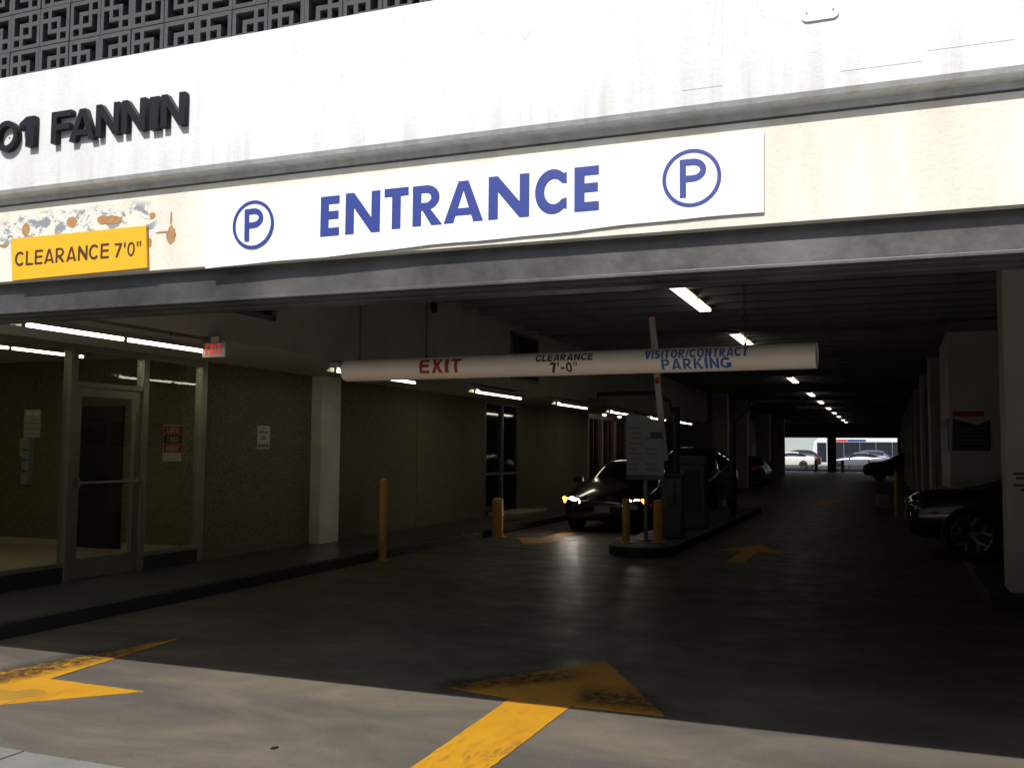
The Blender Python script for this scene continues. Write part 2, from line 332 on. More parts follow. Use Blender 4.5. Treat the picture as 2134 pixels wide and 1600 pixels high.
def contours(ch, wd, ht, t=.235):                              # sans-serif capitals as outlines, bottom left at 0,0
    def arc(cx, cy, rx, ry, a0, a1, n=14): return [(cx+rx*math.cos(math.radians(a0+(a1-a0)*i/n)), cy+ry*math.sin(math.radians(a0+(a1-a0)*i/n))) for i in range(n+1)]
    def ribbon(path):                                          # path in real units, thickness t*ht
        L, R = [], []; h = t*ht/2
        for i, p in enumerate(path):
            a, b = Vector(path[max(i-1, 0)]), Vector(path[min(i+1, len(path)-1)]); d = (b-a).normalized(); n = Vector((-d.y, d.x))
            L.append((p[0]+n.x*h, p[1]+n.y*h)); R.append((p[0]-n.x*h, p[1]-n.y*h))
        return L+R[::-1]
    k = ht/wd; tx = t*k; q = t*.87                              # stem in width units, bar in height units
    P = []; real = False
    if ch == 'E': P = [[(0, 0), (1, 0), (1, q), (tx, q), (tx, .52-q/2), (.96, .52-q/2), (.96, .52+q/2), (tx, .52+q/2), (tx, 1-q), (1, 1-q), (1, 1), (0, 1)]]
    elif ch == 'F': P = [[(0, 0), (tx, 0), (tx, .50-q/2), (.93, .50-q/2), (.93, .50+q/2), (tx, .50+q/2), (tx, 1-q), (1, 1-q), (1, 1), (0, 1)]]
    elif ch == 'L': P = [[(0, 0), (1, 0), (1, q), (tx, q), (tx, 1), (0, 1)]]
    elif ch == 'H': P = [[(0, 0), (tx, 0), (tx, .5-q/2), (1-tx, .5-q/2), (1-tx, 0), (1, 0), (1, 1), (1-tx, 1), (1-tx, .5+q/2), (tx, .5+q/2), (tx, 1), (0, 1)]]
    elif ch == 'D': P = [[(0, 0), (.4, 0)]+arc(.45, .5, .55, .5, -90, 90)+[(0, 1)], [(tx, q), (tx, 1-q)]+arc(.45, .5, .55-tx, .5-q, 90, -90)]
    elif ch == 'N': P = [[(0, 0), (tx, 0), (tx, .63), (1-tx, 0), (1, 0), (1, 1), (1-tx, 1), (1-tx, .37), (tx*.98, 1), (0, 1)]]
    elif ch == 'T': P = [[(.5-tx/2, 0), (.5+tx/2, 0), (.5+tx/2, 1-q), (1, 1-q), (1, 1), (0, 1), (0, 1-q), (.5-tx/2, 1-q)]]
    elif ch == 'I': P = [[(0, 0), (1, 0), (1, 1), (0, 1)]]
    elif ch == '-': P = [[(0, .36), (1, .36), (1, .36+q), (0, .36+q)]]
    elif ch == "'": P = [[(.25, .64), (.75, .64), (.95, 1), (.05, 1)]]
    elif ch == '"': P = [[(.1, .64), (.3, .64), (.38, 1), (.02, 1)], [(.7, .64), (.9, .64), (.98, 1), (.62, 1)]]
    elif ch == '/': P = [[(0, 0), (.4, 0), (1, 1), (.6, 1)]]
    elif ch == '7': P = [[(.15, 0), (.15+1.15*tx, 0), (1, 1-q*.9), (1, 1), (0, 1), (0, 1-q), (1-1.2*tx, 1-q)]]
    elif ch == '1': P = [[(.45, 0), (1, 0), (1, 1), (.45, 1), (0, .80), (0, .58), (.45, .72)]]
    elif ch == 'V': P = [[(.5-.55*tx, 0), (.5+.55*tx, 0), (1, 1), (1-1.05*tx, 1), (.5, .30), (1.05*tx, 1), (0, 1)]]
    elif ch == 'X': P = [[(0, 0), (1.25*tx, 0), (.5, .33), (1-1.25*tx, 0), (1, 0), (.5+.68*tx, .515), (.98, 1), (.98-1.25*tx, 1), (.5, .69), (.02+1.25*tx, 1), (.02, 1), (.5-.68*tx, .515)]]
    elif ch == 'K': P = [[(0, 0), (tx, 0), (tx, .29), (.37, .50), (1-tx*1.32, 0), (1, 0), (.52, .66), (.97, 1), (.97-tx*1.25, 1), (tx, .56), (tx, 1), (0, 1)]]
    elif ch == 'A':
        s_ = tx*1.08; e = .5/1.0                                # outer slope
        def ix(z): return s_ + (0.5-s_)*(z/(1-.02-t*.9))        # inner edge of the left leg
        z1, z2 = .17, .17+q*.85
        P = [[(0, 0), (s_, 0), (ix(z1), z1), (1-ix(z1), z1), (1-s_, 0), (1, 0), (.5+tx*.55, 1), (.5-tx*.55, 1)], [(ix(z2), z2), (.5, 1-.02-t*.9), (1-ix(z2), z2)]]
    elif ch in '0O': P = [arc(.5, .5, .5, .51, 0, 350, 27), arc(.5, .5, .5-tx*(.8 if ch == '0' else .95), .51-q, 0, 350, 27)]
    elif ch == 'C' and t > .2:
        o = arc(.56, .5, .56, .52, 40, 320, 26); i = arc(.60, .5, .60-tx*.95, .52-t*.97, 320, 40, 22)
        P = [[(1.0, .93)] + [p for p in o if p[0] < .97] + [(1.0, .07), (1.0, .34)] + [p for p in i if p[0] < .93] + [(1.0, .66)]]
    elif ch in 'CG':
        h = t*ht/2; rx, ry = wd/2-h*.6, ht/2-h+.01*ht; pa = arc(wd*.5, ht*.5, rx, ry, 42, 320 if ch == 'C' else 335, 30); real = True
        P = [ribbon(pa)]
        if ch == 'G': P = [ribbon(arc(wd*.5, ht*.5, rx, ry, 42, 318, 30) + [(wd*.93, ht*.20), (wd*.93, ht*.44), (wd*.55, ht*.44)])]
    elif ch == 'S':
        h = t*ht/2; rx = wd/2-h; r2 = (ht/2-h)/2+.01*ht; yu, yl = ht-h-r2, h+r2; real = True
        P = [ribbon(arc(wd/2, yu, rx*.95, r2, 25, 260, 16) + arc(wd/2, yl, rx, r2, 80, -155, 16))]
    elif ch in 'PR':
        yb = .40 if ch == 'P' else .38
        if ch == 'P' and t > .234: t2 = .17; tx = t2*k*.95
        else: t2 = q*.93
        ry = (1-yb)/2; cy = 1-ry; cx = .5 if ch == 'P' else .45; rx = (1-cx) if ch == 'P' else .90-cx
        o = arc(cx, cy, rx, ry, 90, -90, 16)
        if ch == 'P': P = [[(0, 0), (tx, 0), (tx, yb)] + o[::-1] + [(0, 1)]]
        else: P = [[(0, 0), (tx, 0), (tx, yb), (tx+.04, yb), (1-tx*1.25, 0), (1, 0), (.60, .40)] + [p for p in o[::-1] if p[0] > .62 or p[1] > cy] + [(0, 1)]]
        P.append([(tx, 1-t2), (tx, yb+t2)] + arc(cx, cy, rx-tx*.95, ry-t2, -90, 90, 12))
    return P if real else [[(x*wd, y*ht) for x, y in p] for p in P]
def fill(P, depth):
    cu = bpy.data.curves.new('g', 'CURVE'); cu.dimensions = '2D'; cu.fill_mode = 'BOTH'; cu.extrude = depth/2
    for p in P:
        sp = cu.splines.new('POLY'); sp.points.add(len(p)-1); sp.use_cyclic_u = True
        for q, (x, y) in zip(sp.points, p): q.co = (x, y, 0, 1)
    me = from_curve(cu); me.name = 'lettering'; return me
def glyph(ch, wd, ht, depth=0.0, t=.235): return fill(contours(ch, wd, ht, t), depth)
CW = dict(A=.74, C=.70, D=.70, E=.60, F=.56, G=.74, H=.70, I=.0, K=.70, L=.56, N=.70, O=.76, P=.64, R=.68, S=.66, T=.62, V=.70, X=.70)
CW.update({'7': .54, '0': .54, '1': .40, "'": .16, '"': .34, '-': .32, '/': .34, ' ': .30})
def word(st, height, width, t=.18, depth=0.0, gap=.12):         # a line of capitals, centred, base line at 0
    adv = [(CW[c] if c != 'I' else t) for c in st]; tot = sum(adv)+gap*(len(st)-1); k = width/tot; x = -width/2; P = []
    for c, a in zip(st, adv):
        if c != ' ': P += [[(px+x, py) for px, py in p] for p in contours(c, a*k, height, t)]
        x += (a+gap)*k
    return fill(P, depth)
FACE_STREET = Matrix(((1, 0, 0, 0), (0, 0, -1, 0), (0, 1, 0, 0), (0, 0, 0, 1)))      # xy plane -> facing -Y
FACE_LANE = Matrix(((0, 0, 1, 0), (1, 0, 0, 0), (0, 1, 0, 0), (0, 0, 0, 1)))          # xy plane -> facing +X
def place(name, me, m, frame, loc, parent=None, tilt=0.0):
    o = link(name, me, m); M = Matrix.Translation(loc) @ frame @ Matrix.Rotation(tilt, 4, 'Z')
    if parent: o.parent = parent; M = Matrix.Translation(parent.location).inverted() @ M
    o.matrix_basis = M; return o
def dup(root, loc=None, label=None, rz=None):
    r = root.copy(); COL.objects.link(r)
    if loc is not None: r.location = loc
    if rz is not None: r.rotation_euler.z = rz
    if label: r['label'] = label
    for ch in root.children:
        c = ch.copy(); COL.objects.link(c); c.parent = r
        for gch in ch.children:
            d = gch.copy(); COL.objects.link(d); d.parent = c
    return r

# ================================================================== the setting
YF, YP, YL = 3.45, 3.53, 3.585            # faces of: upper beam, cream band below it, steel lintel
ZC = 4.05                                  # garage ceiling
XB, XW = -6.50, -8.35                      # bulkhead face, storefront line
YE = 86.0                                  # far end of the garage
o = link('ground', MB().add([(-700, -700, -0.03), (700, -700, -0.03), (700, 900, -0.03), (-700, 900, -0.03)], [(0, 1, 2, 3)]).mesh('ground'), 'ground_grey'); tag(o, kind='structure')
o = B(-60, 60, 3.905, YE+1.5, -0.025, 0.0).build('floor', 'worn_floor_concrete'); tag(o, kind='structure')
sw = B(-60, 60, -1.2, 3.90, -0.028, -0.012).build('sidewalk', 'kerb_dark'); tag(sw, kind='structure')
slab_me = B(0.004, 1.215, 0.004, 1.27, -0.012, 0.0).mesh('slab', bevel=0.006)
for i in range(-10, 5):
    for j in range(4):
        s = link('slab', slab_me, 'sidewalk_concrete', sw); s.location = (i*1.22+0.62, 3.897-1.275*(j+1), random.uniform(-0.0015, 0.0015))
o = B(-90, 90, -13.5, -1.25, -0.029, -0.14+0.115).build('street', 'street_concrete'); tag(o, kind='structure')
o = B(-120, 120, YE+6.5-2.8, 118, -0.029, 0.115).build('road', 'asphalt'); tag(o, kind='structure')
o = B(-120, 120, YE+1.55, YE+3.65, -0.028, 0.13).build('pavement', 'sidewalk_concrete'); tag(o, kind='structure')
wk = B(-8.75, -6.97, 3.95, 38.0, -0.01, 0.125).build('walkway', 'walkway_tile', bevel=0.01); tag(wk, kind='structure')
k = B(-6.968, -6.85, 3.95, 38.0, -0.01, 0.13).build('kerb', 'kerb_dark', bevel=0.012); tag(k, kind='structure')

# ------------------------------------------------------------------ the parking garage
GAR = empty('parking_garage', (0, 3.5, 0)); tag(GAR, 'white multi-storey parking garage with a dark drive-in opening and grey block screen', 'garage')
GO = Vector((0, 3.5, 0))
def gpart(mb, name, m, **kw):
    o = mb.build(name, m, GAR, **kw); o.location = Vector(o.location) - GO; return o
# upper beam with drip edge on its underside
beam = gpart(MB().prism([(YF, 3.449), (YF, 2.872), (YF+.012, 2.855), (YF+.085, 2.848), (YF+.085, 2.825), (4.1, 2.825), (4.1, 3.449)], 'x', -30, 14), 'beam', 'white_paint_concrete')
# cream band with the signs
band = gpart(B(-30, 14, YP, 3.86, 2.428, 2.812), 'fascia_band', 'cream_peeling_paint')
# render patches left where plates were removed
for (x0, y0, x1, y1) in ((1752, 20, 1920, 150), (1932, -40, 2112, 107), (1422, -60, 1505, 190)):
    a = atY(x0, y1, YF); b_ = atY(x1, y0, YF)
    o = B(a.x, b_.x, YF-0.0014, YF+0.02, a.z, b_.z).build('render_patch', 'white_paint_concrete', beam, bevel=0.001)
# steel lintel: face, shutter guide lips
lint = gpart(B(-30, 14, YL, 3.84, 2.286, 2.427), 'lintel', 'lintel_steel')
for y0, y1, z0, z1 in ((3.570, 3.60, 2.272, 2.2855), (3.605, 3.66, 2.262, 2.2855), (3.675, 3.78, 2.252, 2.2855)):
    o = B(-30, 14, y0, y1, z0, z1).build('guide_lip', 'lintel_steel', lint, bevel=0.002)
for i in range(0):                                       # rivets along the steel
    xx = -9 + i*0.43 + random.uniform(-.03, .03)
    o = MB().lathe([(0.0001, -0.004), (.006, -.003), (.008, 0)], 8, 'y', (xx, YL, 2.315)).build('rivet', 'lintel_steel', lint)
# upper storeys behind the block screen (kept low: only what could be seen)
upper = gpart(B(-30, 14, 3.95, 40, ZC+0.35, 7.6), 'upper_storey', 'window_dark')
screen = gpart(B(-30, 14, 3.80, 3.84, 3.45, 7.6), 'block_screen', 'mortar_brown')
# blocks: 3x3 lattice, two single holes and a centre hole on one diagonal, L-shaped holes on the other
g_ = [0, .095, .275, .385, .585, .70, .895, 1.0]
def block_mesh(mirror):
    holes = {(1, 5), (3, 3), (5, 1), (3, 5), (4, 5), (5, 5), (5, 4), (5, 3), (1, 3), (1, 2), (1, 1), (2, 1), (3, 1)}
    b = MB(); Pz, Dp = 0.196, 0.10
    def solid(i, j): return 0 <= i < 7 and 0 <= j < 7 and (i, j) not in holes
    for i in range(7):
        for j in range(7):
            if not solid(i, j): continue
            x0, x1, z0, z1 = g_[i]*Pz, g_[i+1]*Pz, g_[j]*Pz, g_[j+1]*Pz
            b.add([(x0, 0, z0), (x1, 0, z0), (x1, 0, z1), (x0, 0, z1)], [(0, 1, 2, 3)])
            for di, dj, e in ((-1, 0, ((x0, z0), (x0, z1))), (1, 0, ((x1, z0), (x1, z1))), (0, -1, ((x0, z0), (x1, z0))), (0, 1, ((x0, z1), (x1, z1)))):
                if not solid(i+di, j+dj):
                    (a, c_), (d, f_) = e; b.add([(a, 0, c_), (d, 0, f_), (d, Dp, f_), (a, Dp, c_)], [(0, 1, 2, 3)])
    if mirror: b.v = [(Pz-x, y, z) for x, y, z in b.v]
    me = bpy.data.meshes.new('breeze_block'); me.from_pydata(b.v, [], b.f)
    bm = bmesh.new(); bm.from_mesh(me); bmesh.ops.remove_doubles(bm, verts=bm.verts, dist=1e-5); bmesh.ops.recalc_face_normals(bm, faces=bm.faces); bm.to_mesh(me); bm.free()
    me.materials.append(MATS['block_grey']); return me
bmesh_a, bmesh_b = block_mesh(False), block_mesh(True)
YB = 3.575
for r in range(7):
    for c in range(-32, 4):
        s = link('breeze_block', bmesh_a if (c+r) % 2 else bmesh_b, None, screen)
        s.location = Vector((c*0.2-0.011+random.uniform(-.0015, .0015), YB+random.uniform(0, .004), 3.4495+r*0.2))
# wall between screen and roof, garage body
gpart(B(-30, 14, 3.88, 4.2, 2.60, ZC+0.34), 'header_wall', 'ceiling_concrete')
ceil = gpart(B(-14, 12, 4.21, YE, ZC, ZC+0.34), 'ceiling', 'ceiling_concrete')
rib_me = B(0, 12.4, 0, 0.13, -0.11, -0.002).mesh('ceiling_rib')
for i in range(105):
    rb = link('ceiling_rib', rib_me, 'ceiling_concrete', ceil); rb.location = Vector((XB+0.02, 5.2+i*0.76, ZC))
bulk = gpart(B(-8.9, XB, 4.22, 38.0, 2.74, ZC-0.01), 'bulkhead', 'interior_paint')
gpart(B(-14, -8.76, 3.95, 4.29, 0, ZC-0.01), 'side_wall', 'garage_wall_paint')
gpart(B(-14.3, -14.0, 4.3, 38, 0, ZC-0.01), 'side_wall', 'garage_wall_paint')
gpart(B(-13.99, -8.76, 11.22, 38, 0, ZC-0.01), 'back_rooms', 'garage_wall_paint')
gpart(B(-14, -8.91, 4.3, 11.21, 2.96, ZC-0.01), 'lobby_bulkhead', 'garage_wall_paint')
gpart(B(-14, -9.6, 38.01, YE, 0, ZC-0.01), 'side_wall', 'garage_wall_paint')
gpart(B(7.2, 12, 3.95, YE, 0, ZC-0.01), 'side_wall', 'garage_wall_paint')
gpart(B(3.4, 14, 3.54, 3.94, 0.001, 2.25), 'front_wall', 'white_paint_concrete')
gpart(B(-30, -9.6, 3.54, 3.94, 0.001, 2.25), 'front_wall', 'white_paint_concrete')
# far end: dark header and jambs round the street opening
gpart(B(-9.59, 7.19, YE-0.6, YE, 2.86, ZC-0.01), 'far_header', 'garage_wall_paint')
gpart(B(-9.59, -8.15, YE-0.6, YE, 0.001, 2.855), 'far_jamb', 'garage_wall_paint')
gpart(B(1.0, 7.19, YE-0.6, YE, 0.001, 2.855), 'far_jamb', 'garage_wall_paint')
gpart(B(-9.59, -8.62, YE-18, YE-17.6, 0.001, 3.9), 'far_jamb', 'column_paint')
gpart(B(-4.45, -3.75, YE-2.0, YE-1.5, 0.001, 2.9), 'far_pillar', 'black_metal')
# beams across the ceiling
for yy in (18.7, 33.5, 48.5, 63.5):
    gpart(B(-6.45, 7.1, yy, yy+0.60, 3.925, ZC-0.115), 'ceiling_beam', 'ceiling_concrete', bevel=0.01)
# aggregate panels along the walkway, white pilaster, door openings
def wallseg(y0, y1, name='wall_panel', m='exposed_aggregate', x0=-8.75, x1=XW, z0=0.126, z1=2.735): return gpart(B(x0, x1, y0, y1, z0, z1), name, m)
wallseg(10.34, 12.82); wallseg(13.40, 16.45); wallseg(16.47, 19.80); wallseg(21.95, 24.8); wallseg(24.82, 27.75); wallseg(32.2, 37.9)
gpart(B(-8.75, -8.17, 12.83, 13.39, 0.126, 2.735), 'pilaster', 'aged_white_paint', bevel=0.008)
# columns on the far left, past the bulkhead, and along the parking bays on the right
for x0, x1, yy, hh in ((atY(1484, 900, 38.5).x, atY(1515, 900, 38.5).x, 38.5, 0.6), (atY(1533, 900, 43.0).x, atY(1556, 900, 43.0).x, 43.0, 0.6), (-7.3, -6.6, 51.0, 0.7), (-7.3, -6.5, 60.0, 0.7), (-7.3, -6.6, 70.0, 0.7)):
    gpart(B(x0, x1, yy, yy+hh, 0.001, 3.93), 'column', 'column_paint', bevel=0.01)
pier = gpart(B(1.06, 2.6, 18.4, 18.4+2.6, 0.001, 3.735), 'pier', 'column_paint', bevel=0.01)
gpart(B(1.12, 2.55, 18.46, 20.94, 3.737, ZC-0.112), 'pier_cap', 'ceiling_concrete')
for yy in (25.2, 31.0, 37.5, 44.0, 50.5, 57.0, 66.0):
    gpart(B(1.12, 1.75, yy, yy+0.55, 0.001, 3.93), 'column', 'column_paint', bevel=0.01)
    gpart(MB().tube([(1.05, yy-0.12, 0.02), (1.05, yy-0.12, 3.9)], 0.055, 10), 'drain_pipe', 'aged_white_paint', smooth=40)
gpart(B(0.98, 4.2, 11.0, 13.6, -0.005, 0.15), 'column_plinth', 'kerb_dark', bevel=0.02)
colr = gpart(B(1.20, 2.4, 11.35, 11.85, 0.152, ZC-0.12), 'column', 'column_paint', bevel=0.012)
for i, (px0, px1, py) in enumerate(((2111, 2150, 987), (2117, 2150, 996), (2111, 2150, 1011), (2127, 2150, 1021))):    # stencilled notice, cut off by the frame
    a, b_ = atY(px0, py-3, 11.347), atY(px1, py+3, 11.347)
    B(a.x, b_.x, 11.3485, 11.3495, b_.z, a.z).build('stencil_line', 'stencil_brown', colr)
# ventilation louvres, speaker and rust lines on the bulkhead
def louvre(y0, y1, z0, z1):
    fr = MB()
    for a, b_, c_, d in ((y0, y1, z0, z0+.05), (y0, y1, z1-.05, z1), (y0, y0+.05, z0, z1), (y1-.05, y1, z0, z1)): fr.box(XB, XB+.035, a, b_, c_, d)
    f = fr.build('louvre', 'steel_post', bulk); B(XB+.002, XB+.006, y0, y1, z0, z1).build('duct', 'board_black', bulk)
    n = int((z1-z0)/.06)
    for i in range(1, n):
        zz = z0+i*(z1-z0)/n
        MB().add([(XB+.008, y0+.04, zz+.02), (XB+.03, y0+.04, zz-.015), (XB+.03, y1-.04, zz-.015), (XB+.008, y1-.04, zz+.02)], [(0, 1, 2, 3)]).build('slat', 'machine_grey', bulk)
louvre(8.05, 9.15, 3.05, 3.62); louvre(16.6, 18.1, 2.93, 3.83)
MB().lathe([(0.001, .04), (.06, .05), (.085, .04), (.09, 0)], 20).build('speaker', 'black_metal', bulk, smooth=40)
sp = bulk.children[-1]; sp.matrix_basis = Matrix.Translation((XB, 13.29, 3.80)) @ FACE_LANE
# the children of parts were written in world coordinates: bring them into the garage's frame
for p in (beam, band, lint, screen, bulk, ceil, colr, pier):
    for ch in p.children: ch.matrix_parent_inverse = Matrix.Identity(4)
for p in GAR.children:
    for ch in p.children:
        ch.location = Vector(ch.location)      # parts keep world coordinates minus the garage origin, so do their pieces

# glue blobs on the cream band
for px, py, rx, rz, tl in ((232, 459, 24, 9, 0.1), (214, 458, 11, 10, 0), (357, 490, 9, 19, 0), (357, 455, 2, 14, 0), (340, 484, 14, 2, 0.05), (318, 449, 6, 7, 0), (150, 463, 11, 12, 0), (54, 478, 9, 14, 0.2), (4, 512, 14, 3, 0), (312, 506, 4, 10, 0)):
    c = atY(px, py, YP); k = c.y/FPX*1.25
    pts = [(c.x+rx*k*1.35*math.cos(a)*(1+random.uniform(-.12, .12)), c.z+rz*k*math.sin(a)*(1+random.uniform(-.12, .12))) for a in [2*math.pi*i/18 for i in range(18)]]
    MB().prism(pts, 'y', YP-0.0012-random.random()*0.0008, YP+0.004).build('glue_blob', 'glue_brown', band)

# ------------------------------------------------------------------ signs on the front
YS = 3.518
sg = empty('entrance_sign', atY(1007, 500, YS)); so = Vector(sg.location)
tag(sg, 'long white ENTRANCE sign with blue lettering and two circled P emblems', 'sign')
TL, TR, BR, BL = atY(422, 408, YS), atY(1592, 271, YS), atY(1592, 440, YS), atY(428, 560, YS)
nseg = 24; vs = []; fs = []
for i in range(nseg+1):
    t = i/nseg
    for (a, b_) in ((BL, BR), (TL, TR)):
        p = a.lerp(b_, t); p = Vector(p); p.z += 0.0025*math.sin(t*17)+0.0015*math.sin(t*41+1)
        bow = -0.006*math.exp(-((t-.09)/.07)**2) if b_ is TR else 0.0
        vs.append((p.x, YS+bow, p.z)); vs.append((p.x, YS+bow+0.006, p.z))
    if i:
        q = (i-1)*4; r_ = i*4
        fs += [(q, r_, r_+2, q+2), (q+1, q+3, r_+3, r_+1), (q, q+1, r_+1, r_), (q+2, r_+2, r_+3, q+3)]
fs += [(0, 2, 3, 1), (nseg*4, nseg*4+1, nseg*4+3, nseg*4+2)]
p = MB().add(vs, fs).build('panel', 'sign_white', sg, origin=so); p.location = (0, 0, 0)
YT = YS-0.0012
for ch, x0, x1, yt, yb in (('E', 668, 707, 409, 492), ('N', 720, 792, 400, 486), ('T', 801, 851, 392, 477), ('R', 860, 922, 386, 470), ('A', 925, 1007, 377, 463), ('N', 1018, 1103, 365, 455), ('C', 1115, 1181, 355, 445), ('E', 1197, 1248, 347, 440)):
    a, b_ = atY(x0, (yt+yb)/2, YT), atY(x1, (yt+yb)/2, YT); zt, zb = atY((x0+x1)/2, yt, YT).z, atY((x0+x1)/2, yb, YT).z
    place('letter', glyph(ch, b_.x-a.x, zt-zb, 0.0012), 'sign_blue', FACE_STREET, (a.x, YT, zb), sg)
def ring_mesh(r0, r1, d=0.0012, n=56):
    b = MB(); vs = []
    for k in range(n):
        a = 2*math.pi*k/n
        for r in (r0, r1):
            for zz in (-d/2, d/2): vs.append((r*math.cos(a), r*math.sin(a), zz))
    fs = []
    for k in range(n):
        q, s_ = k*4, ((k+1) % n)*4; fs += [(q+1, s_+1, s_+3, q+3), (q, q+2, s_+2, s_), (q+2, q+3, s_+3, s_+2), (q, s_, s_+1, q+1)]
    return b.add(vs, fs).mesh('ring')
for cx, cy, ry, ti, YT in ((527, 468, 51, 0.02, YS-0.0062), (1441, 371, 61.5, 0.0, YS-0.0012)):
    c = atY(cx, cy, YT); k = (c - Vector((0, 0, EYE))).dot(_f)/FPX; R = ry*k
    place('emblem_ring', ring_mesh(R*.87, R), 'sign_blue', FACE_STREET, (c.x, YT, c.z), sg)
    place('emblem_letter', glyph('P', R*0.90, R*1.32, 0.0012), 'sign_blue', FACE_STREET, (c.x-R*.40, YT, c.z-R*.66), sg, tilt=ti)
# yellow clearance sign
YY = 3.512
ys = empty('clearance_sign', atY(160, 560, YY)); yo = Vector(ys.location)
tag(ys, 'yellow CLEARANCE sign stuck on peeling paint above the steel lintel', 'sign')
q4 = [atY(25, 585, YY), atY(306, 558, YY), atY(304, 470, YY), atY(22, 498, YY)]
p = MB().prism([(v.x, v.z) for v in q4], 'y', YY, YY+0.014).build('panel', 'sign_yellow', ys, origin=yo, bevel=0.0015); p.location = (0, 0, 0)
for st, x0, x1, ytl, ybl in (('CLEARANCE', 32, 226, 516, 546), ("7'0\"", 238, 293, 505, 534)):
    a, b_ = atY(x0, 540, YY-.002), atY(x1, 540, YY-.002); h_ = atY((x0+x1)/2, ytl, YY-.002).z - atY((x0+x1)/2, ybl, YY-.002).z
    zb = atY((x0+x1)/2, ybl, YY-.002).z
    place('lettering', word(st, h_, b_.x-a.x, t=.155, depth=0.0012, gap=.14), 'sign_brown_black', FACE_STREET, ((a.x+b_.x)/2, YY-.002, zb), ys, tilt=0.004)
# raised address letters
YN = 3.414
names = {'0': 'raised black numeral 0 at the start of the address', '1': 'raised black numeral 1 before the word FANNIN', 'F': 'raised black letter F starting the word FANNIN', 'A': 'raised black letter A in the word FANNIN', 'I': 'raised black letter I in the word FANNIN'}
nn = iter(('raised black letter N right after the A of FANNIN', 'raised black letter N right before the I of FANNIN', 'raised black letter N ending the word FANNIN'))
for ch, x0, x1, yt, yb in (('0', -13, 34, 252, 314), ('1', 38, 69, 243, 305), ('F', 105, 146, 231, 296), ('A', 143, 196, 226, 291), ('N', 198, 246, 215, 281), ('N', 252, 301, 206, 273), ('I', 310, 329, 201, 269), ('N', 334, 383, 194, 262)):
    ym = (yt+yb)/2; a, b_ = atY(x0, ym, YN), atY(x1, ym, YN); zt, zb = atY((x0+x1)/2, yt, YN).z, atY((x0+x1)/2, yb, YN).z
    o = place('metal_letter', glyph(ch, b_.x-a.x, zt-zb, 0.028, .215), 'letter_black', FACE_STREET, (a.x, YN+0.018, zb))
    tag(o, next(nn) if ch == 'N' else names[ch], 'letter', 'raised address letters on the white beam')
    for kx in (.2, .8):
        s_ = MB().tube([(0, 0, 0), (0, 0, -0.012)], 0.005, 8).build('stand_off', 'letter_black', o); s_.location = ((b_.x-a.x)*kx*.5+.006, (zt-zb)*.5, -0.017)
# white blank plate bolted to the beam
a, b_ = atY(1670, 46, YF-.012), atY(1748, 38, YF-.012)
pl = empty('wall_plate', ((a.x+b_.x)/2, YF-.007, a.z)); tag(pl, 'blank white rounded metal plate bolted to the beam', 'plate')
w_ = (b_.x-a.x)/2; R = .02; pts = []
for cx, cz, a0 in ((w_-R, R, -90), (w_-R, .62-R, 0), (-w_+R, .62-R, 90), (-w_+R, R, 180)):
    pts += [(cx+R*math.cos(math.radians(a0+t)), cz+R*math.sin(math.radians(a0+t))) for t in (0, 22, 45, 68, 90)]
MB().prism(pts, 'y', -0.001, 0.0065).build('panel', 'plate_white', pl, bevel=0.0005)
for sx in (-1, 1):
    MB().lathe([(.0001, -.004), (.0035, -.0035), (.0045, -.001)], 10, 'y', (sx*(w_-.018), 0, .03)).build('bolt', 'print_grey', pl)

# ------------------------------------------------------------------ painted arrows on the floor
def flat(name, pts, m, z, label, parent=None, hgt=0.004, cat='marking', group=None):
    c = Vector((sum(p[0] for p in pts)/len(pts), sum(p[1] for p in pts)/len(pts), 0))
    if m == 'yellow_road_paint':
        q = []
        for i, p in enumerate(pts):
            a, b_ = Vector(p[:2]), Vector(pts[(i+1) % len(pts)][:2]); n = max(1, int((b_-a).length/.045)); nrm = Vector((-(b_-a).y, (b_-a).x)).normalized()
            for k in range(n): q.append(tuple(a.lerp(b_, k/n) + nrm*(random.gauss(0, .0018) if k else 0)))
        pts = q
    o = MB().prism([(p[0], p[1]) for p in pts], 'z', z, z+hgt).build(name, m, parent, origin=c)
    if parent is None: tag(o, label, cat, group)
    return o
def gp(*l): return [tuple(atZ(x, y).xy) for x, y in l]
A1 = gp((860, 1598), (1025, 1598), (1190, 1472), (1385, 1492), (1262, 1377), (930, 1432), (1064, 1455))
d1 = Vector(A1[0])-Vector(A1[6]); d2 = Vector(A1[1])-Vector(A1[2])
A1[0] = tuple(Vector(A1[0])+d1*0.6); A1[1] = tuple(Vector(A1[1])+d2*0.6)
flat('painted_arrow', A1, 'yellow_road_paint', 0.001, 'large yellow arrow pointing into the garage, half in sunlight', group='yellow floor arrows')
A2 = gp((380, 1329), (104, 1415), (300, 1441), (-120, 1479), (-330, 1462), (-200, 1439))
ar = flat('painted_arrow', A2, 'yellow_road_paint', 0.001, 'yellow arrow with long tail and a heart-shaped painted shadow beside the kerb', group='yellow floor arrows')
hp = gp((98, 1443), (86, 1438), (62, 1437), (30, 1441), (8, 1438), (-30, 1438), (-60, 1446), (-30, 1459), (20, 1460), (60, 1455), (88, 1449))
hs = flat('stain', hp, 'heart_shadow_yellow', 0.0052, None, ar, 0.0006); hs.location = Vector(hs.location) - Vector(ar.location)  # heart-shaped cast shadow, painted as a thin darker patch on the arrow
m = bpy.data.materials.new('tyre_rubber_mark'); m.use_nodes = True; MATS['tyre_rubber_mark'] = m; g = N(m)
g.b.inputs['Base Color'].default_value = (.035, .026, .018, 1); g.b.inputs['Roughness'].default_value = .7
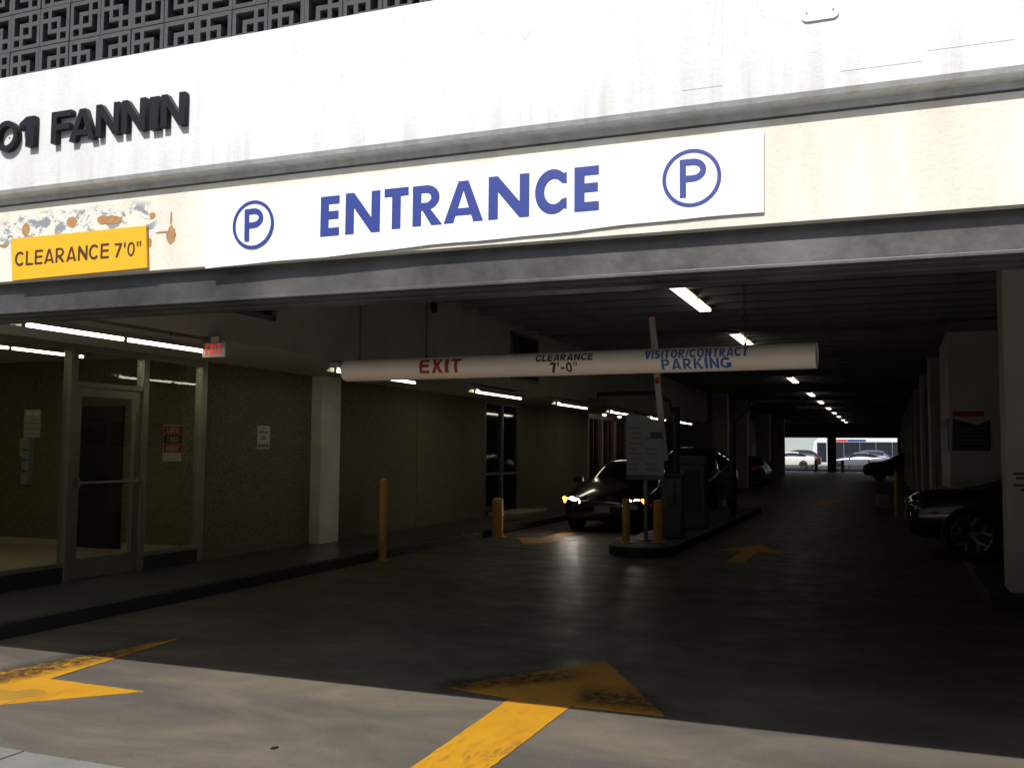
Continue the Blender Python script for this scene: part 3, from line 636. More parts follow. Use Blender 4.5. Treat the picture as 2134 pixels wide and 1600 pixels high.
tb = g.n.new('ShaderNodeBsdfTransparent'); ms = g.n.new('ShaderNodeMixShader'); uv = g.n.new('ShaderNodeUVMap')
sx_ = g.n.new('ShaderNodeSeparateXYZ'); g.l.new(uv.outputs[0], sx_.inputs[0])
edge = g.math('MULTIPLY', g.rng(sx_.outputs[1], 0, .3), g.rng(sx_.outputs[1], .55, 1, 1, 0)); ends = g.math('MULTIPLY', g.rng(sx_.outputs[0], 0, .15), g.rng(sx_.outputs[0], .7, 1, 1, 0))
nzf = g.rng(g.noise(g.map((1, 1, 1)), 14, 8, .75, .6), .36, .60)
g.l.new(g.math('MULTIPLY', g.math('MULTIPLY', nzf, .85), g.math('MULTIPLY', edge, ends)), ms.inputs[0]); g.l.new(tb.outputs[0], ms.inputs[1]); g.l.new(g.b.outputs[0], ms.inputs[2]); g.l.new(ms.outputs[0], g.n['Material Output'].inputs[0])
def tyre_mark(px, parent, z):
    me = bpy.data.meshes.new('tyre_mark'); q = [atZ(*p) for p in px]; n = 12; vs = []; uvs = []
    for i in range(n+1):
        for a, b_, v_ in ((q[0], q[1], 0), (q[3], q[2], 1)):
            p = a.lerp(b_, i/n); vs.append((p.x, p.y, z)); uvs.append((i/n, v_))
    me.from_pydata(vs, [], [(2*i, 2*i+2, 2*i+3, 2*i+1) for i in range(n)]); ul = me.uv_layers.new(name='UVMap')
    for lp_ in me.loops: ul.data[lp_.index].uv = uvs[lp_.vertex_index]
    o = link('tyre_mark', me, 'tyre_rubber_mark', parent); o.location = -Vector(parent.location); return o
tyre_mark(((-160, 1470), (350, 1350), (330, 1322), (-160, 1420)), ar, .0075)
big_arrow = [q for q in bpy.data.objects if q.name == 'painted_arrow'][0]
tyre_mark(((880, 1452), (1240, 1420), (1260, 1385), (900, 1412)), big_arrow, .0075)
tyre_mark(((1180, 1470), (1420, 1500), (1400, 1440), (1200, 1420)), big_arrow, .0078)
def arrow(cx, y0, L, W, sg_, label, yaw=0.0):
    pts = [(-.13*W, 0), (.13*W, 0), (.13*W, .55*L), (.5*W, .55*L), (0, L), (-.5*W, .55*L), (-.13*W, .55*L)]
    pts = [(cx+math.cos(yaw)*x*sg_-math.sin(yaw)*y*sg_, y0+math.sin(yaw)*x*sg_+math.cos(yaw)*y*sg_) for x, y in pts]
    flat('painted_arrow', pts, 'yellow_road_paint', 0.001, label, group='yellow floor arrows')
arrow(-2.05, 14.2, 3.0, 1.0, 1, 'dim yellow arrow in the entry lane beside the island kerb')
arrow(-5.75, 18.0, 2.6, 1.1, -1, 'dim yellow arrow in front of the waiting black car')
arrow(-1.75, 30.8, 3.2, 1.1, 1, 'small dim yellow arrow deep in the entry lane')
flat('painted_stripe', gp((2008, 1170), (2022, 1170), (2062, 1228), (2040, 1228)), 'yellow_road_paint', 0.001, 'short yellow bay stripe beside the dark wheel of the parked SUV', cat='marking')
sp = atZ(572, 1558); flat('gum_spot', [(sp.x+.018*math.cos(a), sp.y+.03*math.sin(a)) for a in [i*.5 for i in range(12)]], 'board_black', 0.0005, 'small dark gum spot on the sunlit driveway', hgt=0.002, cat='stain')

# ------------------------------------------------------------------ storefront on the left: frames, panes, door, lobby behind
sf = empty('storefront', (XW, 7.0, 0.125)); tag(sf, 'aluminium framed glass storefront with a door on the raised walkway', 'storefront')
def sp_(mb, name, m, parent=sf, **kw):
    o = mb.build(name, m, parent, **kw)
    o.location = Vector(o.location) - (Vector(sf.location) if parent is sf else Vector((0, 0, 0))); return o
Y0, Y1, Y2, Y3 = 4.0, 8.10, 9.20, 10.32
fz0, fz1 = 0.126, 2.738
for yy, w2 in ((Y1-.01, .05), (Y2, .045), (Y3-.05, .05)):
    sp_(B(XW-.10, XW+.012, yy-w2, yy+w2, fz0, fz1), 'mullion', 'aluminium', bevel=0.003)
sp_(B(XW-.10, XW+.006, Y0, Y1-.065, 2.66, fz1), 'head_rail', 'aluminium', bevel=.003)
sp_(B(XW-.10, XW+.006, Y1+.045, Y3-.105, 2.66, fz1), 'head_rail', 'aluminium', bevel=.003)
sp_(B(XW-.10, XW+.006, Y1+.045, Y2-.048, 2.27, 2.33), 'transom', 'aluminium', bevel=.003)
for a, b_ in ((Y0, Y1-.065), (Y2+.05, Y3-.105)):
    sp_(B(XW-.09, XW-.002, a, b_, fz0, 0.29), 'base_plinth', 'black_metal')
    sp_(B(XW-.10, XW+.008, a, b_, 0.292, 0.34), 'sill_rail', 'aluminium', bevel=.003)
    sp_(B(XW-.05, XW-.042, a, b_, 0.34, 2.66), 'pane', 'pane_glass')
sp_(B(XW-.05, XW-.042, Y1+.045, Y2-.048, 2.33, 2.66), 'pane', 'pane_glass')
dr = sp_(B(XW-.085, XW-.02, Y1+.048, Y1+.048+.085, .14, 2.262).box(XW-.085, XW-.02, Y2-.14, Y2-.052, .14, 2.262).box(XW-.085, XW-.02, Y1+.133, Y2-.14, 2.17, 2.262).box(XW-.085, XW-.02, Y1+.133, Y2-.14, .14, .36), 'door', 'aluminium')
d_loc = Vector(dr.location)
def dpart(mb, name, m, **kw): return mb.build(name, m, dr, **kw)
dpart(B(XW-.055, XW-.047, Y1+.133, Y2-.14, .36, 2.17), 'pane', 'pane_glass')
dpart(MB().tube([(XW+.03, Y1+.09, 1.20), (XW+.03, Y2-.10, 1.20)], .016, 10), 'push_bar', 'aluminium', smooth=40)
dpart(B(XW-.02, XW+.03, Y2-.12, Y2-.085, 1.15, 1.25), 'bar_bracket', 'aluminium'); dpart(B(XW-.02, XW+.03, Y1+.07, Y1+.105, 1.15, 1.25), 'bar_bracket', 'aluminium')
# lobby: floor, aggregate side wall seen through the panes, ceiling
lob = empty('lobby', (-9.5, 8, 0.125)); tag(lob, 'dim entrance lobby behind the storefront glass with pebbled wall', 'room')
def lp(mb, name, m, **kw):
    o = mb.build(name, m, lob, **kw); o.location = Vector(o.location)-Vector(lob.location); return o
lp(B(-13.98, XW-.11, 4.3, 10.98, .02, .127), 'lobby_floor', 'lobby_cream')
lp(B(-13.98, -8.76, 10.99, 11.2, .128, 2.89), 'lobby_wall', 'exposed_aggregate')
lp(B(-13.98, -8.91, 4.3, 11.2, 2.895, 2.95), 'lobby_ceiling', 'interior_paint')
lp(B(-11.15, -10.35, 10.955, 10.988, .13, 2.2), 'inner_door', 'board_black')
lp(B(-13.9, -11.2, 10.965, 10.988, .128, .22), 'skirting', 'lobby_cream'); lp(B(-10.3, -8.8, 10.965, 10.988, .128, .22), 'skirting', 'lobby_cream')
# notices and intercom seen on the first pane
def wallbox(name, px0, py0, px1, py1, X, m, label=None, cat=None, th=0.02, parent=None):
    a, b_ = atX(px0, py1, X), atX(px1, py0, X)
    o = B(0, th, a.y, b_.y, a.z, b_.z).build(name, m, parent, origin=(0, a.y, a.z)); o.location = (X, a.y, a.z)
    if label: tag(o, label, cat)
    return o, a, b_
def endbox(name, px0, py0, px1, py1, m, label, cat, th):
    a, b_ = atY(px0, py1, 10.985), atY(px1, py0, 10.985)
    o = B(0, b_.x-a.x, -th, 0, 0, b_.z-a.z).build(name, m); o.location = (a.x, 10.985, a.z); tag(o, label, cat); return o, b_.x-a.x, b_.z-a.z
ic, L_, Hh = endbox('intercom', 53, 912, 71, 1008, 'board_grey', 'tall narrow grey intercom box on the pebbled lobby wall', 'intercom', .09)
for kz in (.25, .5, .72): B(.02, L_-.02, -.094, -.0905, kz*Hh, kz*Hh+.03).build('button_strip', 'machine_grey', ic)
nt_, L_, Hh = endbox('paper_notice', 49, 853, 86, 911, 'paper', 'pale paper notice taped above the intercom', 'notice', .003)
for kz, k0, k1, mm in ((.80, .1, .45, 'plate_white'), (.80, .55, .95, 'plate_white'), (.62, .45, .85, 'print_grey'), (.5, .1, .9, 'print_grey'), (.3, .1, .9, 'print_grey')):
    B(L_*k0, L_*k1, -.0045, -.0032, kz*Hh, kz*Hh+(.06 if mm == 'plate_white' else .01)).build('print_line', mm, nt_)
st_, L_, Hh = endbox('yellow_sticker', 40, 915, 52, 950, 'poster_yellow', 'small yellow sticker beside the intercom in the lobby', 'sticker', .004)
po, L_, Hh = endbox('poster', 339, 885, 382, 961, 'paper', 'red and black poster with big words right of the storefront door', 'poster', .004)
for i, (k0, k1, mm, wd, tm) in enumerate(((.74, .97, 'poster_red', 'LOCK', 'paper'), (.49, .73, 'board_black', 'TAKE', 'poster_yellow'), (.24, .48, 'poster_red', 'HIDE', 'paper'))):
    B(.03*L_, .97*L_, -.0055, -.0042, k0*Hh, k1*Hh).build('band', mm, po)
    t_ = link('lettering', word(wd, .15*Hh, .62*L_, t=.2), tm, po); t_.matrix_basis = Matrix.Translation((.5*L_, -.0062, (k0+.04)*Hh)) @ FACE_STREET
ns, a, b_ = wallbox('wall_notice', 535, 888, 562, 935, XW+.001, 'paper', 'small white notice with red print on the pebbled wall', 'notice', 0.005)
L_, Hh = b_.y-a.y, b_.z-a.z
for k0, k1, y0, y1 in ((.86, .93, .38, .62), (.68, .78, .15, .85), (.40, .58, .32, .68), (.06, .22, .05, .95)):
    s_ = B(.0052, .006, y0*L_, y1*L_, k0*Hh, k1*Hh).build('print_line', 'print_pink', ns)

# glass double door further along, and the red-brown lobby doors
gd = empty('glass_door', (XW, 20.9, 0.125)); tag(gd, 'dark glass double door with bronze frame past the pebbled wall', 'door')
for y0, y1, z0, z1 in ((-1.08, -1.0, .002, 2.61), (1.0, 1.05, .002, 2.61), (-.05, .05, .002, 2.52), (-1.0, 1.0, 2.52, 2.61), (-1.0, -.05, .9, .96), (.05, 1.0, .9, .96)):
    B(-.10, .0, y0, y1, z0, z1).build('frame', 'steel_post', gd)
for y0, y1 in ((-1.0, -.05), (.05, 1.0)): B(-.06, -.05, y0, y1, .002, 2.52).build('pane', 'car_glass', gd)
stp = B(-8.30, -7.6, 19.9, 21.9, .126, .20).build('door_step', 'lobby_cream', bevel=.01); tag(stp, 'pale low step in front of the dark glass door', 'step')
rd = empty('lobby_doors', (XW, 29.97, 0.125)); tag(rd, 'red-brown framed lobby doors far along the walkway', 'door')
for i in range(9):
    y0 = -2.2+i*.53; B(-.12, .02, y0, y0+.10, .002, 2.6).build('frame', 'red_brown_door' if i % 3 else 'lobby_cream', rd)
B(-.12, .02, -2.2, 2.2, 2.45, 2.6).build('head', 'red_brown_door', rd)
for i in range(8): B(-.07, -.06, -2.1+i*.53, -1.67+i*.53, .002, 2.45).build('pane', 'car_glass' if i % 2 else 'red_brown_door', rd)
for i, yy in enumerate((28.6, 30.4)):
    o = MB().lathe([(.0001, -.05), (.05, -.04), (.07, 0)], 14).build('downlight', 'lamp_glow'); o.location = (-8.05, yy, 2.72)
    tag(o, 'small round downlight over the red-brown lobby doors, %s the black sedan' % ('nearer', 'farther from')[i] if False else ('small round downlight over the first of the red-brown lobby doors', 'small round downlight over the last of the red-brown lobby doors')[i], 'lamp', 'downlights by the lobby doors')

# ------------------------------------------------------------------ fluorescent lights
def strip_light():
    r = empty('strip_light'); B(-.07, .07, 0, 2.5, .06, .12).build('housing', 'fixture_white', r, bevel=.006)
    MB().prism([(-.13, .02), (-.075, .075), (.075, .075), (.13, .02), (.12, .018), (.07, .062), (-.07, .062), (-.12, .018)], 'y', .02, 2.48).build('reflector', 'fixture_white', r)
    for y0 in (.06, 1.27):
        MB().tube([(0, y0, .02), (0, y0+1.16, .02)], .019, 10).build('tube', 'tube_light', r, smooth=40)
        for yy in (y0-.02, y0+1.16): B(-.015, .015, yy, yy+.02, -.002, .062).build('lamp_holder', 'machine_grey', r)
    MB().tube([(0, .6, .12), (0, .6, .155)], .01, 8).build('hanger', 'steel_post', r); MB().tube([(0, 1.9, .12), (0, 1.9, .155)], .01, 8).build('hanger', 'steel_post', r)
    return r
sl = strip_light()
labs = {0: 'twin tube strip light above the glass storefront', 1: 'twin tube strip light between the white pilaster and the clearance bar', 2: 'twin tube strip light above the pebbled wall before the glass door', 3: 'twin tube strip light over the dark glass door'}
LY = (5.80, 10.62, 15.15, 19.6, 23.9, 28.4, 32.9)
for i, yy in enumerate(LY):
    o = sl if i == 0 else dup(sl)
    o.location = (-6.60, yy, 2.585); o.scale.y = 0.94
    tag(o, labs.get(i, '%s twin tube strip light past the dark glass door, in the walkway row' % ('second', 'third', 'fourth')[max(0, i-4)]), 'light', 'strip lights under the walkway soffit')
lo_ = dup(sl, (-9.66, 7.2, 2.745), 'single strip light on the lobby ceiling behind the storefront glass'); del lo_['group']
lo_ = dup(sl, (-12.1, 6.6, 2.745), 'unseen strip light added in the lobby to brighten its wall'); del lo_['group']  # extra lamp added out of view to brighten the lobby wall
lobby_tube_me = MB().tube([(0, 0, .02), (0, 1.16, .02)], .019, 10).mesh('tube', smooth=40); lobby_tube_me.materials.append(MATS['lobby_tube_light'])
for r_ in [q for q in bpy.data.objects if q.name.startswith('strip_light') and q.location.x < -9]:
    for ch in r_.children:
        if ch.name.startswith('tube'):
            y0 = min(v.co.y for v in ch.data.vertices); ch.data = lobby_tube_me; ch.location = (0, y0, 0)
def wide_light():
    r = empty('ceiling_light'); B(-.11, .11, -1.24, 1.24, .03, .09).build('housing', 'fixture_white', r, bevel=.008)
    for y0 in (-1.2, .03):
        for xx in (-.075, -.025, .025, .075): MB().tube([(xx, y0, 0), (xx, y0+1.17, 0)], .019, 8).build('tube', 'dim_tube_light', r, smooth=40)
    for yy in (-1.235, -.012, 1.212): B(-.10, .10, yy, yy+.024, -.01, .03).build('lamp_holder', 'fixture_white', r)
    return r
wl = wide_light()
for i, yy in enumerate((14.45, 20.1, 26.0, 31.7, 39.8, 46.0, 52.6, 58.8, 64.7, 71.4, 76.6)):
    o = wl if i == 0 else dup(wl); o.location = (-2.70, yy, 3.90)
    tag(o, ('wide four tube ceiling light in front of the clearance bar end, first of its row', 'wide four tube ceiling light just above the clearance bar')[i] if i < 2 else 'wide ceiling light over the entry lane, %s beyond the clearance bar' % ('third', 'fourth', 'fifth', 'sixth', 'seventh', 'eighth', 'ninth', 'tenth', 'eleventh')[i-2], 'light', 'ceiling lights over the entry lane')
# exit sign at the end of the first strip light
ca, cb = atY(421, 745, 7.95), atY(470, 712, 7.95)
ex = empty('exit_sign', ((ca.x+cb.x)/2, 7.95, ca.z)); tag(ex, 'small box EXIT sign with red letters hanging below the bulkhead', 'exit sign')
w_, h_ = (cb.x-ca.x), (cb.z-ca.z)
B(-w_/2, w_/2, 0, .06, 0, h_).build('case', 'exit_case', ex, bevel=.006)
B(-.05, .05, .01, .05, h_, h_+.06).build('mount', 'exit_case', ex)
t_ = link('lettering', word('EXIT', h_*.74, w_*.68, t=.17, gap=.2), 'exit_red', ex); t_.matrix_basis = Matrix.Translation((-.02*w_, -.003, h_*.13)) @ FACE_STREET

# ------------------------------------------------------------------ hanging clearance bar
e0, e1 = atZ(722, 795, 2.13), atZ(1703, 768, 2.13); RB = 0.084
bar = empty('clearance_bar', (e0.x, e0.y, 2.13+RB)); tag(bar, 'cream plastic pipe hung across the lanes with red, black and blue lettering', 'clearance bar')
ang = math.atan2(e1.y-e0.y, e1.x-e0.x); bar.rotation_euler = (0, 0, ang); LB = (e1-e0).length
bm_ = MB(); prof = [(0.06, -.0), (.0, .0)]
bm_.tube([(0, 0, 0), (LB, 0, 0)], RB, 40, caps=False); bm_.tube([(0.004, 0, 0), (LB-.004, 0, 0)], RB-.006, 40, caps=True)
bm_.build('pipe', 'pvc_cream', bar, smooth=50)
for xx in (.12, .72, LB-.45):
    ch = MB(); zc = RB+.005; i = 0
    while zc < ZC-0.11-bar.location.z:
        ax = Vector((1, 0, 0)) if i % 2 else Vector((0, 1, 0)); c = Vector((xx, 0, zc))
        pts = [c + ax*(.009*math.cos(a)) + Vector((0, 0, 1))*(.020*math.sin(a)) for a in [2*math.pi*k/8 for k in range(9)]]
        ch.tube(pts, .0028, 5, caps=False); zc += .034; i += 1
    ch.build('chain', 'black_metal', bar)
    MB().tube([(xx, 0, RB-.01), (xx, 0, RB+.012)], .008, 8).build('eye_bolt', 'black_metal', bar)
def on_pipe(st, px0, px1, pyt, pyb, m, bold):
    x0 = (atY(px0, (pyt+pyb)/2, (e0.y+e1.y)/2-RB).x - e0.x); x1 = (atY(px1, (pyt+pyb)/2, (e0.y+e1.y)/2-RB).x - e0.x)
    pm = (px0+px1)/2; ya = (e0.y+e1.y)/2-RB
    # edges of the pipe at that column, to turn pixel rows into angles round the pipe
    t = (pm-722)/(1703-722); top, bot = 743+(717-743)*t, 795+(768-795)*t
    def angle(py): return math.asin(max(-.98, min(.98, 1-2*(py-top)/(bot-top))))
    a1, a0 = angle(pyt)-0.075, angle(pyb)-0.075
    me = word(st, (a1-a0)*RB, x1-x0, t=bold)
    b = bmesh.new(); b.from_mesh(me); H_ = (a1-a0)*RB
    for k in range(1, 7): bmesh.ops.bisect_plane(b, geom=b.verts[:]+b.edges[:]+b.faces[:], plane_co=(0, H_*k/7, 0), plane_no=(0, 1, 0))
    for v in b.verts:
        a = a0 + v.co.y/RB; v.co = Vector((v.co.x+(x0+x1)/2, -(RB+.0012)*math.cos(a), (RB+.0012)*math.sin(a)))
    b.to_mesh(me); b.free(); link('lettering', me, m, bar)
on_pipe('EXIT', 867, 957, 745, 776, 'text_red', .24)
on_pipe('CLEARANCE', 1117, 1239, 737, 751, 'text_black', .22); on_pipe("7'-0\"", 1148, 1206, 754, 775, 'text_black', .24)
on_pipe('VISITOR/CONTRACT', 1349, 1566, 729, 746, 'text_blue', .20); on_pipe('PARKING', 1384, 1530, 747, 768, 'text_blue', .23)

# ------------------------------------------------------------------ island, bollards, gate, kiosk, sign
isl = MB(); pts = [(-4.06, 25.9), (-4.06, 15.1)] + [(-3.55-.51*math.cos(a), 14.75-.5*math.sin(a)) for a in [math.pi*i/12 for i in range(13)]] + [(-3.04, 15.1), (-3.04, 25.9)]
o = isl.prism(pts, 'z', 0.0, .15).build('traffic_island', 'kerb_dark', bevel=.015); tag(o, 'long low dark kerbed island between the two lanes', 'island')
def bollard(x, y, z0, h, r, label):
    o = empty('bollard', (x, y, z0)); tag(o, label, 'bollard', 'yellow bollards')
    MB().lathe([(r, .01), (r, h-r*.6), (r*.93, h-r*.3), (r*.6, h-r*.08), (.0001, h)], 20).build('post', 'bollard_yellow', o, smooth=40)
    MB().lathe([(r*1.75, .0), (r*1.75, .012), (r*1.05, .014), (r*1.03, .05)], 20).build('base_collar', 'bollard_yellow', o, smooth=40)
    return o
bollard(-6.78, 12.32, 0, 1.18, .055, 'tall slim yellow bollard standing alone beside the walkway kerb')
bollard(-6.72, 16.6, 0, .72, .10, 'short thick yellow bollard by the dark glass door')
bollard(-3.86, 14.98, .15, .70, .058, 'yellow bollard on the island nose in front of the car headlight')
bollard(-3.40, 15.25, .15, .68, .072, 'yellow bollard on the island nose right of the notice board post')
bollard(.27, 26.4, 0, 1.15, .06, 'tall yellow bollard beyond the parked SUV nose')
bollard(-5.40, 84.9, 0, 1.0, .14, 'orange-yellow bollard left of the far exit pillar'); bollard(-3.30, 84.9, 0, 1.0, .14, 'orange-yellow bollard right of the far exit pillar'); bollard(-1.25, 87.9, 0.02, 1.0, .09, 'thin dark bollard on the pavement before the silver car')
# notice board with curved shoulder
nb = empty('notice_board', (-3.67, 15.52, .15)); tag(nb, 'grey rate board with curved shoulder on a steel post on the island', 'notice board')
x0, x1 = -3.985+3.67, -3.36+3.67
pts = [(x0, 1.06), (x1, 1.06), (x1, 1.76)] + [(x0+.05+(x1-x0-.05)*math.cos(a), 1.74+.32*math.sin(a)) for a in [math.pi/2*i/10 for i in range(1, 11)]] + [(x0, 2.06)]
MB().prism(pts, 'y', -.03, .0).build('panel', 'board_grey', nb, bevel=.003)
B(x0, x1, -.028, .01, .98, 1.055).build('foot_rail', 'machine_grey', nb)
MB().tube([(0, .03, 0), (0, .03, 1.9)], .035, 14).build('post', 'steel_post', nb, smooth=40); MB().lathe([(.12, 0), (.12, .015), (.04, .02)], 18, c=(0, .03, 0)).build('base_plate', 'steel_post', nb)
B(x1-.22, x1-.02, -.033, -.0301, 1.66, 1.76).build('blue_field', 'board_blue', nb)
random.seed(5)
for i in range(9):
    zz = 1.84-i*.085
    for j in range(2 if i % 3 else 1):
        xa = x0+.05+j*.27; xb = xa+random.uniform(.14, .22)
        if i in (1,) and j: continue
        B(xa, xb, -.0325, -.0301, zz-.018, zz+.004).build('print_line', 'print_pink' if (i+j) % 4 == 3 else 'print_grey', nb)
# barrier gate with raised arm
gt = empty('barrier_gate', (-3.36, 16.25, .15)); tag(gt, 'barrier gate cabinet with its white red-banded arm raised upright', 'barrier')
B(-.17, .17, -.17, .17, 0, 1.02).build('cabinet', 'machine_grey', gt, bevel=.02); B(-.19, .19, -.19, .19, 1.02, 1.07).build('cabinet_lid', 'machine_grey', gt, bevel=.015)
p0, p1 = atY(1386, 960, 16.02), atY(1357, 645, 16.02); g0 = Vector(gt.location)
def seg(t0, t1, w0, m, nm, dy=0.0, hw=.037):
    a, b_ = p0.lerp(p1, t0)-g0, p0.lerp(p1, t1)-g0; d = (b_-a).normalized(); s_ = Vector((d.z, 0, -d.x))*w0
    vs = []
    for p_ in (a, b_):
        for sx in (-1, 1):
            for yy in (-hw-dy, hw+dy): vs.append((p_.x+s_.x*sx, p_.y+yy, p_.z+s_.z*sx))
    MB().add(vs, [(0, 1, 3, 2), (4, 6, 7, 5), (0, 2, 6, 4), (1, 5, 7, 3), (0, 4, 5, 1), (2, 3, 7, 6)]).build(nm, m, gt)
seg(0, .95, .050, 'boom_white', 'arm'); seg(.95, 1.0, .050, 'boom_red', 'arm_tip'); seg(.505, .545, .036, 'boom_red', 'red_band', .003); seg(.75, .765, .02, 'print_grey', 'arm_bolt', .003)
B(-.06, .06, -.24, -.15, .55, .95).build('pivot', 'machine_grey', gt, bevel=.01)
# ticket machine
tk = empty('ticket_machine', (-3.40, 18.4, .15)); tag(tk, 'dark ticket machine pedestal on the island beside the second car', 'ticket machine')
B(-.24, .24, -.2, .2, 0, 1.22).build('cabinet', 'machine_grey', tk, bevel=.03); MB().prism([(-.22, 1.22), (.22, 1.22), (.22, 1.30), (-.22, 1.38)], 'x', -.25, .25).build('hood', 'machine_grey', tk, bevel=.01)
B(.15, .245, -.12, .12, .85, 1.1).build('ticket_slot', 'board_black', tk); B(-.16, .16, -.205, -.195, .3, 1.1).build('door_panel', 'board_black', tk)
# antenna poles, each with a bent arm over a lane
def antenna(x, y, arm, label, plate=True):
    o = empty('antenna_pole', (x, y, .15)); tag(o, label, 'pole', 'antenna poles over the lanes')
    MB().tube([(0, 0, 0), (0, 0, 2.35)], .075, 14).build('post', 'black_metal', o, smooth=40)
    MB().tube([(0, 0, 2.0)] + arm, .045, 10).build('arm', 'black_metal', o, smooth=40)
    e = Vector(arm[-1])
    B(e.x-.2, e.x+.2, e.y-.14, e.y+.14, e.z-.16, e.z-.10).build('antenna', 'machine_grey', o, bevel=.01); MB().tube([e, e-Vector((0, 0, .12))], .02, 8).build('hanger', 'black_metal', o)
    return o
antenna(-3.90, 19.2, [(-.12, 0, 2.45), (-.42, 0, 2.63), (-1.65, 0, 2.63)], 'black pole with bent arm reaching over the exit lane')
antenna(-3.20, 22.0, [(.05, 0, 2.12), (.48, 0, 2.57), (1.6, 0, 2.57)], 'black pole with bent arm reaching over the entry lane')
# small grey card reader stub right of the lane
cr = empty('card_reader', (-.07, 29.5, 0)); tag(cr, 'small pale grey box standing on the floor left of the tall bollard', 'box')
B(-.22, .22, -.12, .12, 0, .05).build('base', 'machine_grey', cr); B(-.19, .19, -.1, .1, .05, .40).build('body', 'board_grey', cr, bevel=.015)
for i in range(4): B(-.12, .12, -.104, -.1, .12+i*.06, .15+i*.06).build('vent', 'print_grey', cr)
# boards on the pier behind the SUV
def pierboard(px0, px1, py0, py1, side, m, name, parent, th=.012):
    if side == 'front':
        a, b_ = atY(px0, py1, 18.4), atY(px1, py0, 18.4); return B(a.x, b_.x, 18.4-th, 18.3995, a.z, b_.z).build(name, m, parent)
    a, b_ = atX(px0, py1, 1.06), atX(px1, py0, 1.06); return B(1.06-th, 1.0595, min(a.y, b_.y), max(a.y, b_.y), a.z, b_.z).build(name, m, parent)
rb_ = empty('rules_board', (0, 0, 0)); tag(rb_, 'black rules board with red heading on the front of the white pier', 'board')
a, b_ = atY(1984, 938, 18.4), atY(2063, 872, 18.4); xm = a.x+(b_.x-a.x)*.68
MB().prism([(a.x, a.z), (b_.x, a.z), (b_.x, b_.z-.02), (xm, b_.z-.11), (a.x+.02, b_.z)], 'y', 18.388, 18.3995).build('panel', 'board_black', rb_)
pierboard(1985, 2050, 857, 868, 'front', 'text_red', 'heading', rb_, .006)
for i in range(5): pierboard(1992, 2055, 892+i*8, 893.5+i*8, 'front', 'print_grey', 'print_line', rb_, .0135)
sb = B(1.046, 1.0595, 18.55, 20.6, 1.62, 2.22).build('side_board', 'board_black'); tag(sb, 'black board on the shaded side of the white pier', 'board')

